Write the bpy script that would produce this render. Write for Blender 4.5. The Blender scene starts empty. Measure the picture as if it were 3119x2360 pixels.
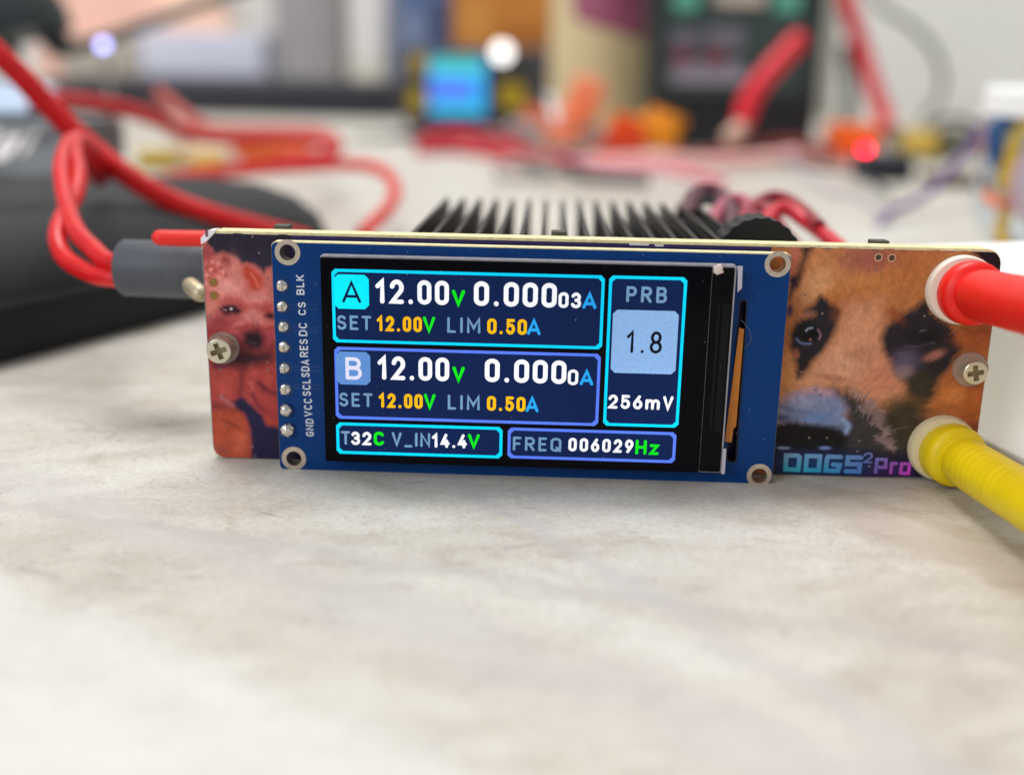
import bpy, bmesh, math, random
import numpy as np
from mathutils import Vector, Matrix
from mathutils.geometry import tessellate_polygon

# ------------------------------------------------------------------ camera, light, exposure
# one Blender unit is one centimetre
random.seed(7)
scene = bpy.context.scene
scene.unit_settings.scale_length = 0.01
COL = scene.collection
cam_data = bpy.data.cameras.new('camera')
cam = bpy.data.objects.new('camera', cam_data); COL.objects.link(cam)
_r = ((0.99915,-0.028073,0.030192),(0.037153,0.295722,-0.954551),(0.017869,0.954861,0.296513))
cam.matrix_world = Matrix.Translation((4.2936,-12.7988,5.1496)) @ Matrix(_r).to_4x4()
cam_data.lens = 38.1462; cam_data.sensor_width = 36; cam_data.sensor_fit = 'HORIZONTAL'
cam_data.clip_start = 0.1; cam_data.clip_end = 2000
cam_data.dof.use_dof = True; cam_data.dof.focus_distance = 13.180; cam_data.dof.aperture_fstop = 0.093
scene.camera = cam

world = bpy.data.worlds.new('World'); scene.world = world; world.use_nodes = True
world.node_tree.nodes['Background'].inputs[0].default_value = (0.93, 0.96, 1.0, 1)
world.node_tree.nodes['Background'].inputs[1].default_value = 0.35

def area_light(name, loc, target, size, power, col):
    l = bpy.data.lights.new(name, 'AREA'); l.shape = 'RECTANGLE'; l.size, l.size_y = size; l.energy = power; l.color = col
    o = bpy.data.objects.new(name, l); COL.objects.link(o); o.location = loc
    o.rotation_euler = (Vector(target) - Vector(loc)).to_track_quat('-Z', 'Y').to_euler()
    return o
area_light('ceiling_lamp', (-12, 50, 160), (5, 10, 0), (100, 50), 205000, (1.0, 0.98, 0.955))
area_light('window_light', (-120, -120, 90), (5, 0, 2), (90, 70), 108000, (0.94, 0.97, 1.0))
scene.view_settings.view_transform = 'Standard'; scene.view_settings.look = 'None'
scene.view_settings.exposure = 0.35; scene.view_settings.gamma = 1.0; scene.view_settings.use_curve_mapping = False
scene.render.engine = 'CYCLES'

# ------------------------------------------------------------------ helpers
def lin(c): return tuple((v/255/12.92) if v/255 <= .04045 else ((v/255+.055)/1.055)**2.4 for v in c)
MATS = {}
def mat(name, srgb, rough=.5, metal=0, var=0, vscale=4, bump=0, bscale=30, emit=0, trans=0, coat=0, ior=1.45, spec=.5, attr=None, sheen=0, stretch=None):
    if name in MATS: return MATS[name]
    m = bpy.data.materials.new(name); m.use_nodes = True; n = m.node_tree.nodes; k = m.node_tree.links
    b = n['Principled BSDF']; c = (*lin(srgb), 1)
    b.inputs['Base Color'].default_value = c; b.inputs['Roughness'].default_value = rough; b.inputs['Metallic'].default_value = metal
    b.inputs['Transmission Weight'].default_value = trans; b.inputs['Coat Weight'].default_value = coat; b.inputs['IOR'].default_value = ior
    b.inputs['Specular IOR Level'].default_value = spec; b.inputs['Sheen Weight'].default_value = sheen
    if emit:
        b.inputs['Base Color'].default_value = (.004, .004, .005, 1); b.inputs['Emission Color'].default_value = c; b.inputs['Emission Strength'].default_value = emit
    vec = None
    if var or bump:
        tc = n.new('ShaderNodeTexCoord'); vec = tc.outputs['Object']
        if stretch:
            mp = n.new('ShaderNodeMapping'); mp.inputs['Scale'].default_value = stretch; k.new(vec, mp.inputs['Vector']); vec = mp.outputs[0]
    src = None
    if attr:
        at = n.new('ShaderNodeVertexColor'); at.layer_name = attr; src = at.outputs['Color']
        k.new(src, b.inputs['Base Color'])
    if var:
        nz = n.new('ShaderNodeTexNoise'); nz.inputs['Scale'].default_value = vscale; nz.inputs['Detail'].default_value = 5
        k.new(vec, nz.inputs['Vector'])
        mr = n.new('ShaderNodeMapRange'); mr.inputs['From Min'].default_value = .3; mr.inputs['From Max'].default_value = .7
        mr.inputs['To Min'].default_value = 1-var; mr.inputs['To Max'].default_value = 1+var*.6
        k.new(nz.outputs['Fac'], mr.inputs['Value'])
        mx = n.new('ShaderNodeMix'); mx.data_type = 'RGBA'; mx.blend_type = 'MULTIPLY'; mx.inputs['Factor'].default_value = 1
        if src: k.new(src, mx.inputs['A'])
        else: mx.inputs['A'].default_value = c
        k.new(mr.outputs[0], mx.inputs['B']); k.new(mx.outputs['Result'], b.inputs['Base Color'])
        rr = n.new('ShaderNodeMapRange'); rr.inputs['To Min'].default_value = max(0, rough-.08); rr.inputs['To Max'].default_value = min(1, rough+.1)
        k.new(nz.outputs['Fac'], rr.inputs['Value']); k.new(rr.outputs[0], b.inputs['Roughness'])
    if bump:
        nb = n.new('ShaderNodeTexNoise'); nb.inputs['Scale'].default_value = bscale; nb.inputs['Detail'].default_value = 4
        k.new(vec, nb.inputs['Vector'])
        bp = n.new('ShaderNodeBump'); bp.inputs['Strength'].default_value = bump; bp.inputs['Distance'].default_value = .02
        k.new(nb.outputs['Fac'], bp.inputs['Height']); k.new(bp.outputs[0], b.inputs['Normal'])
    MATS[name] = m
    return m

ROOT = {}
def link(name, me, material, parent=None, smooth=False):
    if isinstance(me, bmesh.types.BMesh):
        bmesh.ops.recalc_face_normals(me, faces=me.faces)
        bm = me; me = bpy.data.meshes.new(name); bm.to_mesh(me); bm.free()
    me.name = name
    if material and not me.materials: me.materials.append(material)
    if smooth:
        me.polygons.foreach_set('use_smooth', [True]*len(me.polygons))
        try: me.set_sharp_from_angle(angle=math.radians(40))
        except Exception: pass
    o = bpy.data.objects.new(name, me); COL.objects.link(o)
    if parent:
        o.parent = parent; base = ROOT[parent.name]; ROOT[o.name] = base
    else:
        co = np.empty(len(me.vertices)*3); me.vertices.foreach_get('co', co); co = co.reshape(-1, 3)
        mn, mx = co.min(0), co.max(0); base = Vector(((mn[0]+mx[0])/2, (mn[1]+mx[1])/2, mn[2])); o.location = base; ROOT[o.name] = base
    if base.length > 0: me.transform(Matrix.Translation(-base))
    return o
def tag(o, label, cat, group=None):
    o['label'] = label; o['category'] = cat
    if group: o['group'] = group
    return o
def thing(name, label, cat, loc=(0, 0, 0), group=None):
    o = bpy.data.objects.new(name, None); COL.objects.link(o); o.location = loc; o.empty_display_size = .5
    ROOT[o.name] = Vector(loc); return tag(o, label, cat, group)
def copy_part(o, parent, shift):
    c = o.copy(); COL.objects.link(c); c.parent = parent; c.location = Vector(o.location)+Vector(shift); ROOT[c.name] = ROOT[o.name]
    return c

def add_box(bm, x0, x1, y0, y1, z0, z1, bev=0):
    vs = [bm.verts.new(p) for p in ((x0,y0,z0),(x1,y0,z0),(x1,y1,z0),(x0,y1,z0),(x0,y0,z1),(x1,y0,z1),(x1,y1,z1),(x0,y1,z1))]
    fs = [bm.faces.new([vs[i] for i in q]) for q in ((0,3,2,1),(4,5,6,7),(0,1,5,4),(1,2,6,5),(2,3,7,6),(3,0,4,7))]
    if bev:
        es = {e for f in fs for e in f.edges}
        bmesh.ops.bevel(bm, geom=list(es), offset=bev, segments=3, affect='EDGES', profile=.5)
def box(x0, x1, y0, y1, z0, z1, bev=0):
    bm = bmesh.new(); add_box(bm, x0, x1, y0, y1, z0, z1, bev); return bm
def circle(cx, cz, r, n=24): return [(cx+r*math.cos(2*math.pi*i/n), cz+r*math.sin(2*math.pi*i/n)) for i in range(n)]
def rrect(x0, x1, z0, z1, r, n=5):
    out = []
    for cx, cz, a in ((x1-r,z1-r,0),(x0+r,z1-r,90),(x0+r,z0+r,180),(x1-r,z0+r,270)):
        for i in range(n+1):
            t = math.radians(a+90*i/n); out.append((cx+r*math.cos(t), cz+r*math.sin(t)))
    return out
def plate(outer, y0, y1, holes=(), k=.1, bm=None):
    """flat plate in the x-z plane (mm), front at y0, back at y1, with real holes"""
    bm = bm or bmesh.new()
    loops = [list(outer)]+[list(h) for h in holes]
    tris = tessellate_polygon([[Vector((x, z, 0)) for x, z in l] for l in loops])
    flat = [p for l in loops for p in l]
    f = [bm.verts.new((x*k, y0*k, z*k)) for x, z in flat]; b = [bm.verts.new((x*k, y1*k, z*k)) for x, z in flat]
    for t in tris:
        try: bm.faces.new([f[i] for i in t]); bm.faces.new([b[i] for i in reversed(t)])
        except ValueError: pass
    s = 0
    for l in loops:
        n = len(l)
        for i in range(n):
            a, c = s+i, s+(i+1) % n
            bm.faces.new((f[a], f[c], b[c], b[a]))
        s += n
    return bm
def frame_of(d):
    d = Vector(d).normalized(); up = Vector((0, 0, 1)) if abs(d.z) < .9 else Vector((1, 0, 0))
    a = d.cross(up).normalized(); return a, d.cross(a).normalized(), d
def lathe(prof, origin, axis, n=32, bm=None, scallop=None):
    """profile [(s along axis, radius)] in cm"""
    bm = bm or bmesh.new(); a, b, d = frame_of(axis); o = Vector(origin); rings = []
    for s, r in prof:
        if r < 1e-6: rings.append([bm.verts.new(o+d*s)]); continue
        ring = []
        for i in range(n):
            t = 2*math.pi*i/n; q = r*(1+(scallop[1]*math.cos(scallop[0]*t) if scallop else 0))
            ring.append(bm.verts.new(o+d*s+a*(q*math.cos(t))+b*(q*math.sin(t))))
        rings.append(ring)
    for r0, r1 in zip(rings, rings[1:]):
        for i in range(n):
            j = (i+1) % n
            q = [r0[i % len(r0)], r0[j % len(r0)], r1[j % len(r1)], r1[i % len(r1)]]
            q = list(dict.fromkeys(q))
            if len(q) > 2: bm.faces.new(q)
    for e in (rings[0], rings[-1]):
        if len(e) > 2: bm.faces.new(e)
    return bm
def smooth_path(pts, sub=8):
    P = [Vector(p) for p in pts]; P = [P[0]*2-P[1]]+P+[P[-1]*2-P[-2]]; out = []
    for i in range(1, len(P)-2):
        for s in range(sub):
            t = s/sub; p0, p1, p2, p3 = P[i-1:i+3]
            out.append(.5*((2*p1)+(p2-p0)*t+(2*p0-5*p1+4*p2-p3)*t*t+(3*p1-p0-3*p2+p3)*t**3))
    out.append(P[-2]); return out
def tube(pts, r, n=12, sub=8, bm=None, round_end=False):
    bm = bm or bmesh.new(); P = smooth_path(pts, sub); prev = None; rings = []
    rad = [r]*len(P)
    for i, p in enumerate(P):
        d = (P[min(i+1, len(P)-1)]-P[max(i-1, 0)]).normalized()
        a = frame_of(d)[0] if prev is None else (prev-d*prev.dot(d)).normalized()
        prev = a; b = d.cross(a)
        rings.append([bm.verts.new(p+a*(rad[i]*math.cos(2*math.pi*k/n))+b*(rad[i]*math.sin(2*math.pi*k/n))) for k in range(n)])
    for r0, r1 in zip(rings, rings[1:]):
        for k in range(n): bm.faces.new((r0[k], r0[(k+1) % n], r1[(k+1) % n], r1[k]))
    for e, (p, q) in ((rings[0], (P[0], P[1])), (rings[-1], (P[-1], P[-2]))):
        if round_end:
            d = (p-q).normalized(); last = e
            for t in (35, 65):
                c, s = math.cos(math.radians(t)), math.sin(math.radians(t))
                nr = [bm.verts.new(p+(v.co-p)*c+d*(r*s)) for v in e]
                for k in range(n): bm.faces.new((last[k], last[(k+1) % n], nr[(k+1) % n], nr[k]))
                last = nr
            bm.faces.new(last)
        else: bm.faces.new(e)
    return bm

# stroke lettering ---------------------------------------------------------------------------
def arc(cx, cy, rx, ry, a0, a1, n=9):
    return [(cx+rx*math.cos(math.radians(a0+(a1-a0)*i/n)), cy+ry*math.sin(math.radians(a0+(a1-a0)*i/n))) for i in range(n+1)]
O0 = arc(.5,.79,.5,.21,0,180,8)+arc(.5,.21,.5,.21,180,360,8)+[(1,.79)]
GL = {
 '0':(.56,[O0]), '1':(.36,[[(.05,.76),(.72,1),(.72,0)]]),
 '2':(.56,[arc(.5,.71,.5,.29,170,-35)+[(0.02,0),(1,0)]]),
 '3':(.56,[arc(.48,.75,.46,.25,160,-90),arc(.48,.265,.52,.265,90,-160)]),
 '4':(.6,[[(.62,1),(0,.26),(1,.26)],[(.74,.5),(.74,0)]]),
 '5':(.56,[[(.95,1),(.12,1),(.08,.52)]+arc(.48,.32,.52,.32,125,-155)]),
 '6':(.56,[[(.72,1),(.08,.48)],arc(.5,.31,.5,.31,0,360,16)]),
 '8':(.58,[arc(.5,.75,.42,.25,0,360,16),arc(.5,.255,.5,.255,0,360,16)]),
 '9':(.56,[[(.28,0),(.92,.52)],arc(.5,.69,.5,.31,0,360,16)]),
 '.':(.17,[[(.5,.0),(.5,.02)]]), ' ':(.3,[]),
 'A':(.66,[[(0,0),(.5,1),(1,0)],[(.2,.27),(.8,.27)]]),
 'B':(.58,[[(0,0),(0,1),(.5,1)]+arc(.55,.77,.38,.23,90,-90)+[(0.02,.54)],[(.06,.52)]+arc(.6,.26,.4,.26,90,-90)+[(.04,0)]]),
 'C':(.58,[arc(.52,.68,.48,.32,30,180)+arc(.52,.32,.48,.32,180,330)]),
 'D':(.6,[[(0,0),(0,1)]+arc(.42,.62,.58,.38,90,0)+arc(.42,.38,.58,.38,0,-90)+[(0.03,0)]]),
 'E':(.5,[[(1,1),(0,1),(0,0),(1,0)],[(.05,.52),(.85,.52)]]),
 'F':(.5,[[(1,1),(0,1),(0,0)],[(.05,.5),(.85,.5)]]),
 'G':(.62,[arc(.52,.68,.48,.32,30,180)+arc(.52,.32,.48,.32,180,350)+[(1,.46),(.6,.46)]]),
 'H':(.6,[[(0,0),(0,1)],[(1,0),(1,1)],[(.05,.5),(.95,.5)]]), 'I':(.1,[[(.5,0),(.5,1)]]),
 'K':(.58,[[(0,0),(0,1)],[(.95,1),(.08,.45)],[(.3,.6),(1,0)]]), 'L':(.48,[[(0,1),(0,0),(1,0)]]),
 'M':(.74,[[(0,0),(0,1),(.5,.3),(1,1),(1,0)]]), 'N':(.62,[[(0,0),(0,1),(1,0),(1,1)]]),
 'P':(.56,[[(0,0),(0,1),(.55,1)]+arc(.58,.73,.42,.27,90,-90)+[(0.05,.46)]]),
 'Q':(.64,[O0,[(.6,.25),(1,-.02)]]),
 'R':(.58,[[(0,0),(0,1),(.55,1)]+arc(.58,.74,.42,.26,90,-90)+[(0.05,.48)],[(.5,.44),(1,0)]]),
 'S':(.54,[arc(.5,.76,.47,.24,25,180)+arc(.47,.76,.44,.24,180,255)+arc(.52,.25,.48,.25,75,0)+arc(.5,.25,.5,.25,0,-160)]),
 'T':(.56,[[(0,1),(1,1)],[(.5,.96),(.5,0)]]), 'V':(.62,[[(0,1),(.5,0),(1,1)]]), '_':(.5,[[(0,-.08),(1,-.08)]]),
 'm':(.86,[[(0,0),(0,.68)],[(0.03,.5)]+arc(.26,.46,.24,.22,120,0)+[(.5,0)],[(.53,.5)]+arc(.76,.46,.24,.22,120,0)+[(1,0)]]),
 'z':(.5,[[(0,.66),(1,.66),(0,0),(1,0)]]), 'g':(.55,[arc(.5,.35,.5,.3,0,360,16),[(1,.65),(1,-.1)]+arc(.5,-.1,.5,.22,0,-150)]), 'i':(.12,[[(.5,0),(.5,.65)],[(.5,.9),(.5,.92)]]),
 # square display capitals
 'd':(.86,[[(0.04,0),(0,1),(.86,1),(1,.88),(.97,0),(0.04,0)]]), 'o':(.86,[[(0.02,0),(0.02,1),(.98,1),(.98,0),(0.02,0)]]),
 'q':(.86,[[(1,1),(.08,1),(0.02,.88),(0,0),(.9,0),(.97,.42),(.5,.45)]]), 's':(.86,[[(1,1),(.04,1),(.03,.52),(.96,.52),(.95,0),(0,0)]]),
 'p':(.7,[[(0,0),(0,1),(.9,1),(.95,.4),(.1,.4)]]), 'r':(.42,[[(0,0),(0,.72),(1,.72)]]), 'u':(.6,[[(0,0),(0.02,.72),(1,.72),(.98,0),(0,0)]]),
}
def ribbon(pts, t, put, bm, off):
    """polyline of width t with mitred joins and rounded ends"""
    P = [Vector(p) for p in pts]; Q = [P[0]]
    for p in P[1:]:
        if (p-Q[-1]).length > 1e-4: Q.append(p)
    closed = len(Q) > 3 and (Q[0]-Q[-1]).length < t*.4
    if closed: Q.pop()
    n = len(Q); L, R = [], []
    for i in range(n):
        if closed: a, b = Q[i-1], Q[(i+1) % n]
        else: a, b = Q[max(i-1, 0)], Q[min(i+1, n-1)]
        d1 = (Q[i]-a).normalized() if (Q[i]-a).length > 0 else (b-Q[i]).normalized()
        d2 = (b-Q[i]).normalized() if (b-Q[i]).length > 0 else d1
        m = (d1+d2); m = m.normalized() if m.length > 1e-3 else d1
        nn = Vector((-m.y, m.x)); s = min(1/max(.45, nn.dot(Vector((-d1.y, d1.x)))), 2.0)*t/2
        L.append(put(Q[i]+nn*s, off)); R.append(put(Q[i]-nn*s, off))
    L = [bm.verts.new(v) for v in L]; R = [bm.verts.new(v) for v in R]
    for i in range(n if closed else n-1):
        j = (i+1) % n; bm.faces.new((R[i], R[j], L[j], L[i]))
    if not closed:
        for c, o_, l, r in ((Q[0], Q[1], L[0], R[0]), (Q[-1], Q[-2], L[-1], R[-1])):
            d = (c-o_).normalized(); e = Vector((-d.y, d.x))
            ks = [bm.verts.new(put(c+d*(t/2*math.sin(a))+e*(t/2*math.cos(a)), off)) for a in [math.pi*k/6 for k in range(1, 6)]]
            fr = [l]+ks+[r] if (c-Q[-1]).length < 1e-6 else [r]+ks+[l]
            bm.faces.new(fr)
def text_mesh(s, x0, x1, z0, z1, t, put, gap=.14):
    """lettering fitted to a box; put maps (point, offset) to space"""
    bm = bmesh.new(); h = z1-z0
    ws = [GL[c][0]*h+(t*.5 if c in '.I1' else 0) for c in s]; tot = sum(ws)+gap*h*(len(s)-1); k = (x1-x0)/tot; x = x0; off = 0
    for c, w in zip(s, ws):
        w_ = w*k
        for pl in GL[c][1]:
            off += 1
            ribbon([(x+t/2+px*max(w_-t, 1e-4), z0+t/2+pz*(h-t)) for px, pz in pl], t, put, bm, off)
        x += w_+gap*h*k
    return bm

# ------------------------------------------------------------------ setting: table and wall
def table_material():
    m = bpy.data.materials.new('pale_wood_laminate'); m.use_nodes = True; n = m.node_tree.nodes; k = m.node_tree.links; b = n['Principled BSDF']
    tc = n.new('ShaderNodeTexCoord')
    def noise(scale, rotz, st, detail=6, dist=0, rough=.55):
        mp = n.new('ShaderNodeMapping'); mp.inputs['Rotation'].default_value = (0, 0, math.radians(rotz)); mp.inputs['Scale'].default_value = st
        k.new(tc.outputs['Object'], mp.inputs['Vector'])
        z = n.new('ShaderNodeTexNoise'); z.inputs['Scale'].default_value = scale; z.inputs['Detail'].default_value = detail
        z.inputs['Distortion'].default_value = dist; z.inputs['Roughness'].default_value = rough
        k.new(mp.outputs[0], z.inputs['Vector']); return z.outputs['Fac']
    def ramp(src, stops):
        r = n.new('ShaderNodeValToRGB'); el = r.color_ramp.elements
        while len(el) < len(stops): el.new(.5)
        for e, (p, c) in zip(el, stops): e.position = p; e.color = (*lin(c), 1)
        k.new(src, r.inputs[0]); return r.outputs[0]
    def mul(a, bb, f=1):
        x = n.new('ShaderNodeMix'); x.data_type = 'RGBA'; x.blend_type = 'MULTIPLY'; x.inputs['Factor'].default_value = f
        k.new(a, x.inputs['A']); k.new(bb, x.inputs['B']); return x.outputs['Result']
    base = ramp(noise(.42, 35, (.6, 1.3, 1), 5, 1.2), [(.30, (202, 197, 191)), (.5, (218, 215, 210)), (.68, (228, 228, 227))])
    streak = ramp(noise(1.2, 38, (.7, 1.25, 1), 8, 1.4, .66), [(.30, (206, 197, 188)), (.46, (240, 238, 234)), (.7, (255, 255, 255))])
    veins = ramp(noise(.8, 30, (.8, 1.4, 1), 9, 2.4, .7), [(.33, (208, 202, 202)), (.43, (250, 249, 248)), (1, (255, 255, 255))])
    fine = ramp(noise(20, 38, (.6, 1.3, 1), 5, .3, .75), [(.3, (200, 196, 188)), (.48, (242, 241, 236)), (.7, (255, 255, 255))])
    spot = ramp(noise(46, 0, (1, 1, 1), 3, 0, .7), [(.34, (226, 224, 236)), (.5, (255, 254, 250)), (.66, (255, 255, 244))])
    c = mul(mul(mul(mul(base, streak, .6), veins, .7), fine, .85), spot, .7)
    # one broad paler vein of the laminate and a few taupe grain lines beside it
    def line_mask(p, ang, wid, soft, amp, nscale):
        g = n.new('ShaderNodeNewGeometry'); mp = n.new('ShaderNodeMapping'); mp.vector_type = 'TEXTURE'
        mp.inputs['Location'].default_value = (*p, 0); mp.inputs['Rotation'].default_value = (0, 0, math.radians(ang)); k.new(g.outputs['Position'], mp.inputs['Vector'])
        sx = n.new('ShaderNodeSeparateXYZ'); k.new(mp.outputs[0], sx.inputs[0])
        nz = n.new('ShaderNodeTexNoise'); nz.inputs['Scale'].default_value = nscale; nz.inputs['Detail'].default_value = 6; k.new(mp.outputs[0], nz.inputs['Vector'])
        m1 = n.new('ShaderNodeMath'); m1.operation = 'MULTIPLY_ADD'; m1.inputs[1].default_value = amp; k.new(nz.outputs['Fac'], m1.inputs[0]); k.new(sx.outputs['Y'], m1.inputs[2])
        m2 = n.new('ShaderNodeMath'); m2.operation = 'SUBTRACT'; m2.inputs[1].default_value = amp*.5; k.new(m1.outputs[0], m2.inputs[0])
        m3 = n.new('ShaderNodeMath'); m3.operation = 'ABSOLUTE'; k.new(m2.outputs[0], m3.inputs[0])
        mr = n.new('ShaderNodeMapRange'); mr.interpolation_type = 'SMOOTHSTEP'; mr.inputs['From Min'].default_value = wid; mr.inputs['From Max'].default_value = wid+soft
        mr.inputs['To Min'].default_value = 1; mr.inputs['To Max'].default_value = 0; k.new(m3.outputs[0], mr.inputs['Value']); return mr.outputs[0]
    def over(a, mask, col, f):
        mm = n.new('ShaderNodeMath'); mm.operation = 'MULTIPLY'; mm.inputs[1].default_value = f; k.new(mask, mm.inputs[0])
        x = n.new('ShaderNodeMix'); x.data_type = 'RGBA'; k.new(mm.outputs[0], x.inputs['Factor']); k.new(a, x.inputs['A']); x.inputs['B'].default_value = (*lin(col), 1); return x.outputs['Result']
    c = over(c, line_mask((.2, -5.0), -32, .6, .8, 1.8, .6), (220, 220, 219), .45)
    c = over(c, line_mask((8.3, -1.3), -46, .12, .35, .9, .9), (176, 164, 150), .5)
    c = over(c, line_mask((9.1, -1.3), -44, .05, .2, .5, 1.2), (168, 156, 138), .5)
    c = over(c, line_mask((2.6, -3.4), -30, .12, .5, 1.6, .8), (186, 180, 180), .45)
    c = over(c, line_mask((1.4, -2.2), -14, .04, .16, .9, 1.1), (176, 170, 168), .45)
    c = over(c, line_mask((5.2, -2.8), -52, .05, .2, .9, 1.0), (184, 178, 180), .4)
    k.new(c, b.inputs['Base Color']); b.inputs['Roughness'].default_value = .42; b.inputs['Specular IOR Level'].default_value = .35
    nb = noise(40, 40, (.3, 1.5, 1), 4); bp = n.new('ShaderNodeBump'); bp.inputs['Strength'].default_value = .12; bp.inputs['Distance'].default_value = .01
    k.new(nb, bp.inputs['Height']); k.new(bp.outputs[0], b.inputs['Normal'])
    return m
t_ = link('table_top', box(-160, 170, -14, 104, -2.6, 0), table_material()); t_['kind'] = 'structure'
w_ = link('wall', box(-220, 240, 104.2, 108, -40, 160), mat('wall_paint', (226, 226, 222), .8, var=.04, vscale=.05, bump=.1, bscale=3)); w_['kind'] = 'structure'

# ------------------------------------------------------------------ shared materials
M_FR4 = mat('board_core', (232, 220, 172), .75, var=.18, vscale=14, bump=.5, bscale=40)
M_NAVY = mat('navy_solder_mask', (38, 26, 92), .35, var=.1, vscale=6, coat=.15)
M_BLUE = mat('blue_solder_mask', (0, 56, 118), .34, var=.1, vscale=3, bump=.06, bscale=25, coat=.0, spec=.2)
M_SILK = mat('white_silkscreen', (214, 220, 230), .7)
M_TIN = mat('tinned_copper', (214, 200, 182), .3, .85, var=.15, vscale=20)
M_SOLDER = mat('solder', (214, 210, 204), .2, 1, var=.15, vscale=14, bump=.5, bscale=12)
M_SCREW = mat('nickel_screw', (214, 205, 182), .3, .75, var=.12, vscale=8, bump=.1, bscale=20)
M_RECESS = mat('screw_recess', (158, 146, 116), .5, .7, var=.2, vscale=14)
M_CLEAR = mat('clear_nylon', (246, 240, 232), .18, trans=.85, ior=1.2)
M_BLACKP = mat('black_plastic', (26, 26, 29), .5, var=.15, vscale=3, bump=.15, bscale=20)
M_ANOD = mat('black_anodised', (34, 33, 33), .42, .35, var=.2, vscale=5, bump=.2, bscale=30)
M_IVORY = mat('ivory_plastic', (236, 222, 206), .4, var=.05, vscale=4)

# ------------------------------------------------------------------ the device (board millimetres, 2 degree lean)
MY, LY = 2.984, -2.000          # main board front, lcd glass front (mm from the foot of the blue board)
dev = thing('power_supply_board', 'upright circuit board with glowing voltage readout, dog pictures and heatsink, standing on table', 'circuit board')
dev.rotation_euler = (math.radians(-2.0), 0, 0)
def hole_loop(p, r): return circle(p[0], p[1], r, 20)[::-1]
W_, H_, Z0 = 97.702, 29.568, 0.169
outline = [(0, Z0+1.6)]+[(1.6-1.6*math.cos(math.radians(a)), Z0+1.6-1.6*math.sin(math.radians(a))) for a in (20, 45, 70, 90)]
outline += [(W_-1.4+1.4*math.sin(math.radians(a)), Z0+1.4-1.4*math.cos(math.radians(a))) for a in (0, 30, 60, 90)]
outline += [(W_-1.8+1.8*math.cos(math.radians(a)), Z0+H_-1.8+1.8*math.sin(math.radians(a))) for a in (0, 22, 45, 67, 90)]
outline += [(1.9, Z0+H_), (0, Z0+H_-2.0)]
via_l = [(1.24,23.31),(1.23,21.64)]
via_r = [(82.93,28.44),(84.54,28.41)]
core = link('main_board', plate(outline, MY+.06, MY+3.0), M_FR4, dev)
link('solder_mask', plate([(x+(.05 if x < 50 else -.05), z+(.05 if z < 15 else -.34)) for x, z in outline], MY+.02, MY+.06), M_NAVY, core)

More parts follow.
